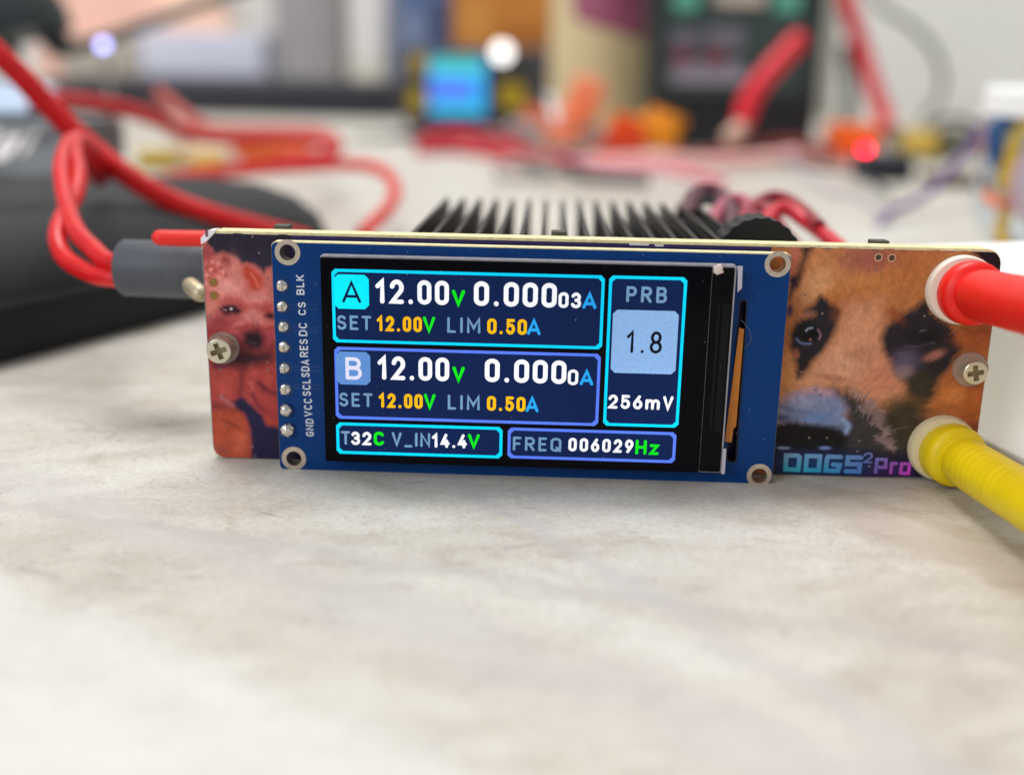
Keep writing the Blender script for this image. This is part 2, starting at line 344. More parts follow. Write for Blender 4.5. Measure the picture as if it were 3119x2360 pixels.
# ---- printed pictures: a colour per vertex of a fine sheet, brushed on like the print itself
def vnoise(X, Z, s, seed):
    rng = np.random.default_rng(seed); T = rng.random((64, 64)); x = X/s+1000; z = Z/s+1000
    i = np.floor(x).astype(int); j = np.floor(z).astype(int); fx = x-i; fz = z-j; fx = fx*fx*(3-2*fx); fz = fz*fz*(3-2*fz)
    g = lambda a, b: T[a % 64, b % 64]
    return (g(i,j)*(1-fx)+g(i+1,j)*fx)*(1-fz)+(g(i,j+1)*(1-fx)+g(i+1,j+1)*fx)*fz
def fbm(X, Z, s, seed): return sum(vnoise(X, Z, s/2**k, seed+k)*.5**k for k in range(4))/1.875
class Painter:
    def __init__(s, x0, x1, z0, z1, step, base, flow, seed):
        s.xs = np.arange(x0, x1+1e-6, step); s.zs = np.arange(z0, z1+1e-6, step); s.X, s.Z = np.meshgrid(s.xs, s.zs, indexing='ij'); s.step = step
        s.C = np.empty(s.X.shape+(3,)); s.C[:] = lin(base)
        dx, dz = flow(s.X, s.Z); an = np.arctan2(dz, dx)+(fbm(s.X, s.Z, 4.5, seed+40)-.5)*2.6; s.dx, s.dz = np.cos(an), np.sin(an)
        rng = np.random.default_rng(seed); N = rng.random(s.X.shape)
        N = .5*N+.5*rng.random(((s.X.shape[0]+2)//3+1, (s.X.shape[1]+2)//3+1)).repeat(3, 0).repeat(3, 1)[:s.X.shape[0], :s.X.shape[1]]
        I, J = np.meshgrid(np.arange(s.X.shape[0]), np.arange(s.X.shape[1]), indexing='ij'); acc = np.zeros_like(N)
        for sg in (-1, 1):
            a = I.astype(float).copy(); b = J.astype(float).copy()
            for _ in range(6):
                ii = np.clip(np.rint(a).astype(int), 0, N.shape[0]-1); jj = np.clip(np.rint(b).astype(int), 0, N.shape[1]-1)
                acc += N[ii, jj]; a += sg*s.dx[ii, jj]; b += sg*s.dz[ii, jj]
        s.fur = (acc-acc.mean())/acc.std()
        s.big = fbm(s.X, s.Z, 2.2, seed+9)*2-1
    def _xy(s, rag): rag *= .42; return s.X+s.dx*s.fur*rag+s.big*rag*1.6, s.Z+s.dz*s.fur*rag+s.big*rag*1.2
    def poly(s, P, col, soft=.25, rag=.18, op=1):
        X, Z = s._xy(rag); d = np.full(X.shape, 1e9); ins = np.zeros(X.shape, bool); n = len(P)
        for i in range(n):
            (ax, az), (bx, bz) = P[i], P[(i+1) % n]; ex, ez = bx-ax, bz-az
            t = np.clip(((X-ax)*ex+(Z-az)*ez)/(ex*ex+ez*ez+1e-12), 0, 1); d = np.minimum(d, np.hypot(X-ax-t*ex, Z-az-t*ez))
            cr = ((az > Z) != (bz > Z)); xi = ax+(Z-az)/(ez if abs(ez) > 1e-9 else 1e-9)*ex; ins ^= cr & (X < xi)
        s.mix(np.clip(np.where(ins, d, -d)/soft*.5+.5, 0, 1), col, op)
    def blob(s, p, rx, rz, col, op=1, pw=1.5, rag=.1, ang=0):
        X, Z = s._xy(rag); c, q = math.cos(math.radians(ang)), math.sin(math.radians(ang)); u = (X-p[0])*c+(Z-p[1])*q; v = -(X-p[0])*q+(Z-p[1])*c
        s.mix(np.exp(-((u/rx)**2+(v/rz)**2)**pw), col, op)
    def line(s, P, w, col, op=1, rag=.06):
        X, Z = s._xy(rag); d = np.full(X.shape, 1e9)
        for (ax, az), (bx, bz) in zip(P, P[1:]):
            ex, ez = bx-ax, bz-az; t = np.clip(((X-ax)*ex+(Z-az)*ez)/(ex*ex+ez*ez+1e-12), 0, 1); d = np.minimum(d, np.hypot(X-ax-t*ex, Z-az-t*ez))
        s.mix(np.exp(-(d/w)**2), col, op)
    def mix(s, m, col, op): m = (m*op)[..., None]; s.C = s.C*(1-m)+np.array(lin(col))*m
    def grain(s, amt, big=.12, power=1.15):
        det = fbm(s.X+s.dx*s.fur*.05, s.Z+s.dz*s.fur*.05, .55, 77)*2-1
        lum = (s.C@np.array([.3, .55, .15]))[..., None]; s.C = lum+(s.C-lum)*1.0
        s.C = s.C*(np.clip(lum/.2, .02, None)**(power-1))*np.clip(1+amt*s.fur+big*s.big*2+.2*det, .25, 2)[..., None]
    def sheet(s, name, y, inside, m, parent, gain):
        nx, nz = s.X.shape; k = .1
        me = bpy.data.meshes.new(name); co = np.stack([s.X*k, np.full_like(s.X, y*k), s.Z*k], -1).reshape(-1, 3)
        I, J = np.meshgrid(np.arange(nx-1), np.arange(nz-1), indexing='ij'); keep = inside((s.X[:-1,:-1]+s.step/2), (s.Z[:-1,:-1]+s.step/2))
        a = (I*nz+J)[keep]; F = np.stack([a, a+nz, a+nz+1, a+1], -1)
        me.vertices.add(len(co)); me.vertices.foreach_set('co', co.ravel()); me.loops.add(F.size); me.loops.foreach_set('vertex_index', F.ravel())
        me.polygons.add(len(F)); me.polygons.foreach_set('loop_start', np.arange(len(F))*4); me.polygons.foreach_set('loop_total', np.full(len(F), 4)); me.update()
        ca = me.color_attributes.new('print', 'FLOAT_COLOR', 'POINT')
        ca.data.foreach_set('color', np.concatenate([np.clip(s.C.reshape(-1, 3)*gain, 0, .92), np.ones((len(co), 1))], 1).ravel())
        return link(name, me, m, parent)
def inside_outline(X, Z, inset=.12):
    ins = np.ones(X.shape, bool); ins &= (X > inset) & (X < W_-inset) & (Z > Z0+inset) & (Z < Z0+H_-.34+.07*np.sin(X*1.7)*np.sin(X*.43))
    ins &= ~((X-0)+(Z0+H_-Z) < 2.05)
    for cx, cz, r, sx, sz in ((1.6, Z0+1.6, 1.6, -1, -1), (W_-1.4, Z0+1.4, 1.4, 1, -1), (W_-1.8, Z0+H_-1.8, 1.8, 1, 1)):
        q = ((X-cx)*sx > 0) & ((Z-cz)*sz > 0); ins &= ~(q & (np.hypot(X-cx, Z-cz) > r-inset))
    return ins
M_PRINT = mat('glossy_print', (128, 128, 128), .42, attr='print', spec=.22)
GAIN = .98

# right picture: face of a tan and black shepherd dog
nose = [(77.32,6.25)][0]
PR = Painter(70.0, W_+.2, Z0-.1, Z0+H_+.1, .078, (180, 114, 68), lambda X, Z: (X-nose[0]+.5*(Z-nose[1])*0, (Z-nose[1])+1.5), 5)
PR.blob([(76.92,27.31)][0], 5.2, 3.6, (202, 136, 86), .8)
PR.blob([(75.61,24.84)][0], 2.6, 1.6, (214, 160, 116), .7, ang=50)
PR.blob([(81.94,28.12)][0], 3.8, 1.8, (168, 96, 84), .9)
PR.blob([(86.56,26.34)][0], 3.2, 2.4, (186, 116, 66), .8)
PR.blob([(81.98,24.48)][0], 3.4, 2.2, (198, 128, 72), .7)
PR.blob([(79.75,22.85)][0], 2.6, 1.6, (176, 98, 44), .6)
PR.blob([(92.65,25.11)][0], 3.4, 2.6, (188, 114, 60), .8)
PR.poly([(79.77,22.67),(83.86,22.95),(84.27,19.07),(85.74,15.16),(87.76,12.67),(87.02,9.89),(83.42,10.71),(79.4,12.24),(75.6,11.58),(73.38,10.78),(73.6,12.26),(76.52,14.9),(78.65,18.2)], (206, 146, 112), 1.6, .25)
PR.blob([(80.53,15.01)][0], 3.6, 2.6, (214, 158, 124), .75)
PR.blob([(81.48,19.35)][0], 2.2, 2.6, (204, 142, 106), .7)
PR.blob([(84.89,13.32)][0], 2.8, 2.4, (196, 124, 96), .8)
PR.blob([(82.48,16.33)][0], 1.8, 1.0, (176, 106, 86), .45)
PR.poly([(72.02,12.21),(72.53,16.6),(73.81,15.91),(74.42,13.02),(73.09,10.03),(72.23,9.64)], (206, 142, 88), .6, .15)
PR.poly([(72.37,29.61),(73.64,29.64),(73.3,27.74),(73.04,25.82),(72.61,25.81)], (190, 108, 92), .5, .15)
PR.poly([(73.56,29.81),(75.15,29.85),(74.39,27.94),(73.83,26.02),(73.47,24.79),(73.01,25.13),(73.5,26.36),(73.78,28.09)], (58, 36, 40), .55, .2)
PR.poly([(72.44,25.81),(73.66,25.98),(73.56,24.79),(72.95,23.9),(72.69,22.84)], (46, 38, 56), .4, .15)
PR.blob([(72.77,21.61)][0], .5, .8, (40, 44, 84), .9)
# left eye and its dark patch
PR.poly([(76.48,23.78),(77.71,22.62),(78.93,21.59),(78.67,19.81),(78.15,18.01),(77.33,16.55),(76.14,15.25),(74.97,13.12),(74.47,13.02),(74.26,14.83),(73.9,15.91),(73.15,17.06),(73.18,18.77),(73.79,20.21),(74.81,20.77),(76.04,21.13),(74.54,21.51),(75.75,22.39)], (42, 38, 46), .45, .2)
PR.blob([(78.34,21.4)][0], .7, 1.1, (120, 66, 40), .55)
PR.blob([(75.16,21.31)][0], .9, .35, (148, 106, 108), .6, ang=20)
PR.blob([(75.3,18.83)][0], 1.7, 1.25, (22, 20, 26), 1, 3)
PR.line([(73.97,18.08),(74.45,17.62),(75.11,17.46),(75.76,17.55)], .15, (104, 122, 160), .8, .02)
PR.blob([(75.82,18.75)][0], .85, .8, (12, 10, 14), 1, 3, 0)
PR.line([(75.06,19.14),(75.31,19.44),(75.79,19.52)], .13, (150, 164, 190), .8, .02)
PR.blob([(75.68,18.05)][0], .18, .18, (150, 104, 82), .9, 2, 0)
PR.line([(76.5,19.36),(76.9,18.69),(76.78,18.15)], .14, (140, 110, 124), .8, .0)
PR.blob([(74.04,16.1)][0], .5, .75, (160, 96, 74), .9, 2)
# right eye socket
PR.poly([(89.46,23.72),(87.99,22.37),(86.03,21.12),(84.86,20),(84.35,18.65),(84.77,16.96),(85.94,15.52),(86.68,14.18),(88.17,12.61),(88.6,11.5),(90.43,10.55),(92.08,11.1),(91.85,12.97),(93.14,14.61),(93.88,16.23),(94.65,17.23),(93.78,18.91),(92.82,20.09),(91.31,20.9),(90.29,22.07)], (46, 39, 46), .6, .3)
PR.blob([(85.65,21.35)][0], 1.6, .6, (150, 72, 36), .6, ang=-35)
PR.blob([(87.7,15.69)][0], 1.9, 1.5, (100, 92, 118), .75)
PR.blob([(87.63,14.21)][0], 1.3, 1.0, (150, 124, 128), .7)
PR.blob([(91.1,16.45)][0], 1.4, .6, (176, 112, 100), .85, ang=25)
PR.blob([(89.58,18.79)][0], 2.6, 1.0, (26, 22, 28), .8)
PR.line([(87.26,17.51),(89.13,17.56),(90.95,18.1)], .14, (84, 76, 90), .5, .1)
PR.line([(89.03,19.46),(89.6,19.62)], .1, (120, 120, 140), .5, .05)
PR.blob([(90.09,12.42)][0], 1.8, 2.0, (66, 58, 44), .85)
# cheek
PR.poly([(93.02,20.34),(98.27,21.2),(98.29,15.86),(98.77,6.89),(96.86,6.84),(93.24,9),(90.44,8.41),(92.22,11.48),(92.25,13.22),(93.48,14.74),(94.71,17.11)], (174, 98, 52), .9, .35)
PR.blob([(95.8,18.72)][0], 2.6, 1.5, (160, 78, 38), .8)
PR.blob([(94.35,11.54)][0], 2.2, 1.4, (204, 124, 66), .75)
PR.blob([(96.61,10.61)][0], 1.6, 3.0, (170, 86, 34), .7)
PR.blob([(97.51,7.36)][0], 1.2, .8, (110, 44, 24), .7)
# muzzle
PR.poly([(82.48,9.57),(85.02,8.91),(86.98,10.26),(89.76,10.53),(91.46,7.99),(91.29,3.48),(86.86,3.34),(83.8,7.01)], (76, 64, 48), 1.6, .4)
PR.poly([(71.56,7.01),(75.78,7.51),(81.26,7.68),(82.56,8.83),(85.49,7.81),(87.49,5.62),(89.39,4.55),(92.56,4.65),(93.2,-0.65),(72.24,-1.34)], (42, 41, 50), .7, .25)
PR.poly([(85.82,9.03),(87.13,10.2),(89.18,11.02),(90.53,9.68),(89.96,8.4),(88.97,6.59),(89.56,3.54),(86.7,3.19),(84.12,4.65),(84.84,6.98)], (70, 60, 46), 1.2, .35)
PR.poly([(79.02,11.68),(81.57,11.57),(83.46,10.34),(85.1,8.17),(86.14,6.7),(87.54,5.25),(88.79,3.59),(86.37,2.94),(84.18,3.44),(82.38,3.58),(81.15,5.24),(81.6,6.94),(80.78,8.96)], (66, 62, 62), 1.0, .3)
PR.blob([(79.14,13.15)][0], 2.4, .45, (160, 96, 76), .5, ang=-8)
PR.poly([(72.23,9.64),(74.06,11.08),(76.64,11.71),(79.04,11.41),(80.56,10.25),(81.15,9.16),(80.79,7.94),(81.71,7.04),(81.35,6.09),(80.29,6.71),(79.05,6.68),(76.72,6.98),(74.57,7.19),(72.27,7.03)], (122, 134, 168), .6, .22)
PR.line([(72.73,10.02),(74.6,10.91),(76.84,11.44),(78.81,11.12)], .5, (176, 140, 152), .8)
PR.blob([(75.55,10.11)][0], 2.2, .8, (150, 148, 172), .7); PR.blob([(77.69,7.94)][0], 2.4, .7, (92, 124, 172), .7); PR.blob([(73.17,9.02)][0], .9, .4, (172, 160, 176), .6, ang=25); PR.blob([(73.1,7.8)][0], 1.2, .4, (66, 78, 116), .7)
PR.line([(72.62,9.28),(74.06,8.95),(76.57,8.65)], .3, (92, 100, 130), .6, .2)
PR.line([(80.71,7.85),(81.55,6.94),(81.26,6.27)], .3, (140, 168, 206), .85)
PR.poly([(71.95,6.65),(74.56,7.25),(76.72,7.02),(79.39,6.84),(80.72,5.98),(81.52,5.06),(80.93,3.87),(78.81,3.58),(75.26,3.31),(73.44,3.75),(72.13,4.39)], (24, 21, 24), .45, .12)
for seg in ([(81.57,11.57),(83.23,10.79),(84.27,10.09)], [(82.75,9.49),(83.96,8.87),(85.47,7.99)], [(84.45,7.59),(85.56,7.15),(86.79,6.35)], [(86.16,6.52),(86.8,5.51),(87.27,4.49)], [(85.35,5.74),(86.69,4.84),(87.77,3.94)], [(83.5,9.97),(84.98,9.28),(85.54,8.92)]):
    PR.line(seg, .34, (170, 142, 142), .6, .6)
PR.line([(86.69,6.53),(87.88,6.91),(89.08,7.24)], .06, (140, 124, 116), .5, 0)
PR.poly([(72.04,3.29),(80.61,3.48),(92.7,3.52),(93.16,-0.27),(72.37,-0.76)], (34, 33, 56), .8, .2)
PR.line([(74.15,1.7),(83.29,1.7)], 1.5, (26, 66, 128), .75, 0); PR.line([(85.46,1.39),(89.4,1.33)], 1.1, (70, 44, 112), .7, 0)
PR.blob([(73.57,3.83)][0], .85, .22, (140, 158, 198), .9, 2, 0); PR.blob([(78.81,3.99)][0], .8, .26, (116, 140, 196), .9, 2, 0)
PR.poly([(93.21,29.81),(97.55,29.92),(98.04,27.13),(96.52,27.33),(94.7,28.92)], (42, 26, 36), .3, .1)
PR.grain(.05, .07, 1.1)
PR.line([(72.31,0.05),(93.08,0.36)], .05, (196, 190, 196), .8, 0)
pic_r = PR.sheet('dog_picture', MY, inside_outline, M_PRINT, core, GAIN); pic_r['label'] = 'printed close-up of a tan and black dog face'

# left picture: curly reddish puppy
nose2 = [(6.03,16.25)][0]
PL = Painter(-.1, 11.2, Z0-.1, Z0+H_+.1, .078, (50, 43, 62), lambda X, Z: (X-nose2[0], (Z-nose2[1])+.6), 21)
PL.poly([(2.84,9.59),(8.98,9.77),(8.71,-0.27),(4.17,-0.42)], (40, 36, 76), 1.5, .1)
PL.poly([(-0.25,28.07),(0.48,28.42),(0.99,27.64),(1.65,26.87),(2.68,27.04),(3.76,26.69),(4.59,26.09),(4.82,25.76),(5.61,25.86),(6.39,25.74),(7.15,25.21),(7.69,24.66),(8.01,25.23),(8.97,25.57),(8.89,17.45),(-0.88,17.02)], (206, 112, 106), .35, .14)
PL.poly([(-0.16,17.75),(9.4,18.01),(8.89,4.56),(7.16,4.8),(7.08,5.67),(6.06,6.75),(4.99,7.81),(4.08,8.59),(2.98,7.87),(3.05,6.95),(4.03,6.34),(4.71,5.25),(4.93,3.51),(4.84,-0.16),(-1.18,-0.35)], (178, 68, 64), .35, .16)
PL.poly([(-0.09,28),(0.48,28.36),(1.65,26.8),(0.97,25.92),(-0.2,26.16)], (172, 78, 76), .4, .12)
PL.poly([(2.54,26.66),(3.13,26.61),(3.97,25.91),(3.53,25.28),(2.92,25.57),(2.39,26.03)], (166, 66, 66), .35, .12)
PL.poly([(4.4,25.3),(5.43,25.48),(6.36,25.19),(7.42,24.11),(7.46,23.33),(6.71,22.28),(5.92,22.34),(5.5,23.59),(4.58,24.12)], (194, 62, 42), .5, .15)
PL.line([(6.02,24.55),(6.54,23.78),(6.82,22.99)], .22, (220, 112, 90), .7, .1)
PL.blob([(1.17,25.22)][0], .9, 1.0, (190, 84, 72), .8)
for q in [(1.07,24.9),(0.48,24.18),(1.9,25.71),(0.26,23.14),(2.56,24.78),(2.05,23.98),(1.28,25.85)]: PL.blob(q, .28, .3, (226, 140, 128), .9, 2)
for q in [(1.54,24.75),(0.77,23.79),(2.26,25.09),(2.85,24.24),(1.78,23.42),(0.46,25.2)]: PL.blob(q, .3, .22, (168, 66, 62), .7, 2)
PL.blob([(2.78,22.81)][0], 2.0, 1.1, (232, 154, 144), .9)
PL.blob([(4.28,24.51)][0], .9, 2.2, (226, 142, 132), .6, ang=10)
PL.blob([(6.99,21.57)][0], 1.8, .8, (226, 138, 132), .8)
PL.blob([(0.98,20.21)][0], .8, 1.8, (214, 130, 110), .7, ang=-25)
PL.poly([(2.2,20.81),(2.86,21.3),(4.13,21.26),(5.51,20.33),(8.46,20.73),(8.54,18.57),(7.38,19.5),(6.13,19.95),(4.53,19.59),(3.79,20.77)], (190, 72, 70), .6, .15)
PL.blob([(3.18,19.79)][0], 1.5, 1.0, (120, 50, 60), .7); PL.poly([(1.92,19.92),(2.42,20.37),(3.14,20.55),(3.89,20.37),(4.61,19.75),(4.12,19.33),(3.4,19.4),(2.75,19.02),(2.28,19.29)], (50, 24, 36), .28, .08)
PL.blob([(3.31,19.99)][0], .22, .17, (214, 188, 204), .95, 2, 0); PL.line([(2.38,19.89),(2.55,19.82),(2.69,19.89)], .07, (200, 160, 178), .8, 0)
PL.poly([(7.37,19.22),(7.7,19.51),(8.66,19.62),(8.71,18.85),(7.92,18.95)], (48, 24, 38), .3, .08)
PL.poly([(0.59,19),(1.73,19.35),(3.7,18.92),(4.47,18.46),(6.07,18.5),(6.81,17.23),(-0.23,17.04)], (168, 64, 70), .9, .2)
PL.blob([(6.1,19.23)][0], 1.1, .9, (224, 136, 130), .8); PL.blob([(4.46,18.22)][0], 1.2, .35, (218, 122, 120), .7, ang=20)
PL.blob([(3.53,16.85)][0], 1.2, .7, (206, 104, 100), .7); PL.blob([(7.92,16.64)][0], .8, 1.0, (204, 84, 100), .7)
PL.blob([(5.8,15.91)][0], 2.6, 1.7, (132, 50, 66), .6); PL.poly([(4.79,16.88),(5.53,17.24),(6.73,17.16),(7.3,16.4),(7.21,15.5),(6.64,14.98),(5.53,14.89),(4.73,15.43)], (48, 25, 36), .5, .1)
PL.line([(5.35,15.89),(5.78,15.57),(6.34,15.7)], .15, (96, 64, 76), .6, .05)
PL.poly([(2.94,13.8),(3.64,14.61),(4.87,14.93),(6.4,14.52),(8.17,14.79),(8.53,14.07),(8.23,13.39),(7.22,13.08),(5.2,12.49),(3.32,12.51),(2.2,12.43),(1.09,12.45),(0.78,12.84)], (72, 36, 46), .8, .15)
PL.blob([(1.44,12.63)][0], 1.2, .4, (92, 40, 70), .7)
PL.blob([(1.76,10.25)][0], 1.8, 1.6, (196, 84, 74), .7); PL.blob([(5.59,11.27)][0], .6, 1.4, (196, 84, 76), .7); PL.blob([(7.36,11.09)][0], .9, .8, (194, 76, 70), .8)
PL.line([(4.3,12.26),(4.12,10.77),(3.93,8.93)], .4, (130, 48, 56), .7, .15); PL.line([(6.44,10.38),(7.63,9.39),(8.62,9.07)], .4, (104, 36, 56), .7, .15)
PL.line([(5.34,10.58),(5.51,9.44),(5.11,8.05)], .3, (196, 90, 82), .7); PL.line([(5.49,8.98),(6,7.84),(6.74,6.94)], .35, (120, 40, 60), .7, .15)
PL.poly([(-0.06,7.66),(1.06,7.58),(3.05,6.95),(1.57,6.67),(0,6.62)], (138, 56, 58), .7, .15); PL.line([(1.44,8.4),(2.19,7.85),(2.84,7.29)], .35, (190, 110, 116), .7)
PL.poly([(-0.46,6.49),(3.27,6.84),(4.24,6.05),(4.84,4.44),(4.93,2.68),(4.81,-0.04),(-0.83,-0.34)], (186, 80, 54), .5, .14)
PL.blob([(2.61,4.84)][0], 1.8, .35, (150, 54, 40), .5, ang=-28); PL.blob([(3.61,2.29)][0], 1.2, 1.6, (214, 108, 78), .6)
PL.line([(7.14,5.68),(7.68,5.23),(8.58,5.31)], .35, (196, 74, 52), .8); PL.blob([(0.85,1.38)][0], .8, .8, (150, 72, 70), .6)
PL.grain(.04, .08, 1.1)
pic_l = PL.sheet('dog_picture', MY, inside_outline, M_PRINT, core, GAIN); pic_l['label'] = 'printed picture of a curly reddish puppy'

# lettering along the foot of the right picture
def brand_lettering(s, a, b, t):
    x0, x1 = a[0], b[0]; z1, z0 = a[1], b[1]
    bm = text_mesh(s, x0, x1, z0, z1, t, lambda p, o: ((p.x)*.1, (MY-.03-.0015*o)*.1, p.y*.1), .1)
    me = bpy.data.meshes.new('lettering'); bmesh.ops.recalc_face_normals(bm, faces=bm.faces); bm.to_mesh(me); bm.free()
    ca = me.color_attributes.new('print', 'FLOAT_COLOR', 'POINT'); L0, L1 = DOG[0][0], DOG[-1][0]; zb, zt = DOG[1][1], DOG[0][1]
    for i, v in enumerate(me.vertices):
        u = min(max((v.co.x*10-L0)/(L1-L0), 0), 1); h = min(max((v.co.z*10-zb)/(zt-zb), 0), 1)
        lo = np.interp(u, [0, .3, .62, .8, 1], range(5)); keys_b = [(44,160,178), (30,140,180), (70,110,180), (130,70,160), (204,64,190)]; keys_t = [(112,150,186), (100,140,186), (96,120,176), (120,100,176), (150,70,170)]
        i0 = min(int(lo), 3); f_ = lo-i0
        cb = np.array(lin(keys_b[i0]))*(1-f_)+np.array(lin(keys_b[i0+1]))*f_; ct = np.array(lin(keys_t[i0]))*(1-f_)+np.array(lin(keys_t[i0+1]))*f_
        ca.data[i].color = (*(np.clip((cb*(1-h)+ct*h)*1.25, 0, 1)), 1)
    link('lettering', me, M_PRINT, core)
DOG = [(73.76,3.15),(83.74,0.73),(89.87,0.77)]
brand_lettering('doqs', *[(73.7,3.15),(83.78,0.69)], .58)
brand_lettering('2', *[(83.77,3.58),(84.94,2.14)], .24)
brand_lettering('pru', *[(85.3,2.91),(89.88,0.73)], .42)
# tops of two white marks on the strip above the blue board
link('silkscreen_mark', plate(rrect(*(lambda a, b: (a[0], b[0], b[1], a[1]))(*[(52.72,29.41),(55.15,29.19)]), .1, 2), MY-.04, MY+.03), M_SILK, core)
link('silkscreen_mark', plate(rrect(*(lambda a, b: (a[0], b[0], b[1], a[1]))(*[(55.81,29.37),(56.95,29.12)]), .12, 3), MY-.04, MY+.03), M_SILK, core)
# plated holes and small vias
def ring(p, ro, ri, y, hgt=.06, n=22): return plate(circle(p[0], p[1], ro, n), y-hgt, y+.02, [circle(p[0], p[1], ri, n)[::-1]])
M_HOLE = mat('via_olive_gold', (142, 108, 44), .6); M_HOLE2 = mat('hole_dark', (34, 28, 26), .6)  # olive gold colour of the left vias, and a dark tone
for p in via_l:
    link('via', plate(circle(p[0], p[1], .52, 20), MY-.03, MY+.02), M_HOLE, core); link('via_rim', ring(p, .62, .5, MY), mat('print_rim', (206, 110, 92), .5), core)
for p in via_r:
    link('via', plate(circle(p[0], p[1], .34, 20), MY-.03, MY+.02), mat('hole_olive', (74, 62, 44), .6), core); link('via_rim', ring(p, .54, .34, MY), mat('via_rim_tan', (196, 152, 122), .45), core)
M_VIA = mat('small_via', (134, 112, 114), .35)
vm = None
for p in [(76.84,21.36),(89.27,21.37),(74.9,13.85),(76.83,11.62),(77.62,11),(75.77,8.07),(73.34,6.97),(76.69,5.29),(78.91,5.36),(83.03,5.11),(82.94,3.69),(84.62,1.75),(82.83,26.94),(86.61,14.37),(74.52,23.62)]+[(6.42,29.12),(7.15,27.12),(8.11,24.05),(0.58,19.12)]+[(7.63,12.18),(1.5,12.04),(1.67,8.45),(1.7,4.79),(1.75,1.17),(5.23,1.87),(5.53,0.6),(7.65,13.24)]:
    if vm is None:
        vo = link('via', ring((0, 0), .15, .07, 0, .05, 10), M_VIA, core); vm = vo; vo.location = (p[0]*.1, MY*.1, p[1]*.1)
    else: copy_part(vm, core, (0, 0, 0)).location = (p[0]*.1, MY*.1, p[1]*.1)
# bare corner of the board with its half hole
cor = link('corner_pad', plate([(-0.04,28.04),(-0.01,28.87),(0.94,29.74),(1.82,29.84),(1.76,29.55),(0.64,28.42)], MY-.1, MY+2.0), mat('bare_edge', (244, 236, 244), .5, var=.1, vscale=10), core)
link('corner_hole', plate(rrect(*(lambda p: (p[0]-.18, p[0]+.18, p[1]-.42, p[1]+.42))([(0.75,29.38)][0]), .17, 4), MY-.14, MY-.08), mat('corner_hole_shade', (120, 90, 104), .6), core)

# ---- blue display board
BX0, BX1, BZ0, BZ1 = 9.473, 71.820, 0.000, 29.023
holes = [(11.42,27.72),(70.26,27.75),(11.31,1.48),(70.16,1.07)]
slot = [(66.09,23.31),(66.76,23.37),(67.04,23),(67.25,3.08),(66.92,2.64),(66.06,2.83),(65.87,3.25)]
blue = link('display_board', plate(rrect(BX0, BX1, BZ0, BZ1, .55, 4), .04, 1.55, [hole_loop(p, 1.0) for p in holes]+[slot[::-1]]), M_FR4, dev)
link('solder_mask', plate(rrect(BX0+.02, BX1-.02, BZ0+.02, BZ1-.14, .55, 4), 0, .04, [hole_loop(p, 1.02) for p in holes]+[slot[::-1]]), M_BLUE, blue)
for p in holes:
    a = plate(circle(p[0], p[1], 1.56, 28), -.05, .02, [circle(p[0], p[1], 1.06, 28)[::-1]]); link('mounting_ring', a, M_TIN, blue, False)
    link('hole_sleeve', plate(circle(p[0], p[1], 1.07, 28), -.08, 1.6, [circle(p[0], p[1], .97, 28)[::-1]]), M_TIN, blue)
_sc = (sum(p[0] for p in slot)/len(slot), sum(p[1] for p in slot)/len(slot))
def _edge(z):      # slot runs at a slant: shrink towards its own centre line
    return np.interp(z, [min(p[1] for p in slot), max(p[1] for p in slot)], [[(66.5,2.84)][0][0], [(66.57,23.33)][0][0]])
inner = [(_edge(z)+(x-_edge(z))*.72, _sc[1]+(z-_sc[1])*.985) for x, z in slot]
link('slot_shade_rim', plate(slot, -.02, 1.6, [inner[::-1]]), mat('slot_black', (14, 15, 20), .6), blue)  # added dark rim over the pale slot walls, paints the slot's shade
# pin solder joints, each a little different
for i, p in enumerate([(10.65,23.66),(10.58,21.08),(10.63,18.59),(10.62,16.02),(10.58,13.3),(10.57,10.56),(10.62,7.9),(10.68,5.28)]):
    bm = bmesh.new(); bmesh.ops.create_icosphere(bm, subdivisions=3, radius=1); rs = (.075, .07, .07, .072, .066, .07, .088, .094)[i]
    hh = (.5, .45, .5, .5, .45, .35, .9, .8)[i]
    for v in bm.verts:
        a = math.sin(v.co.x*(3+i)+i)*math.cos(v.co.z*(4+i*.7)+2*i)*(.14 if i == 7 else .07); v.co = (v.co.x*rs*(1+a), v.co.y*rs*hh*(1+a), v.co.z*rs*(1+a))
        v.co += Vector((p[0]*.1, -.012, p[1]*.1))
    sj = link('solder_joint', bm, M_SOLDER, blue, True)
    if i < 6:
        bm = bmesh.new(); add_box(bm, p[0]*.1-.045, p[0]*.1+.015, -.075, -.02, p[1]*.1-.05, p[1]*.1+.01, .012); link('header_pin', bm, M_TIN, blue)
        link('pad_ring', ring((p[0]+.05, p[1]), .86, .7, 0, .015), mat('mask_rim', (12, 56, 116), .25, coat=.3), blue)
# pin names, read bottom to top
for s, v0, v1, u0, u1 in (('BLK',355,485,675,728),('CS',532,618,682,734),('DC',668,756,682,738),('RES',776,896,684,740),('SDA',912,1032,690,746),('SCL',1044,1160,694,750),('VCC',1176,1302,700,756),('GND',1316,1440,708,762)):
    (a, b), (c, d_) = [(-0.19,31.76),(18.38,12.81)]
    kx, kz = (c-a)/1000, (d_-b)/1000
    X0, X1, ZA, ZB = a+kx*u0, a+kx*u1, b+kz*v1, b+kz*v0
    bm = text_mesh(s, 0, ZB-ZA, 0, X1-X0, .17, lambda p, o, X1=X1, ZA=ZA: ((X1-p.y)*.1, (-.02-.001*o)*.1, (ZA+p.x)*.1), .16)
    link('pin_name', bm, M_SILK, blue)
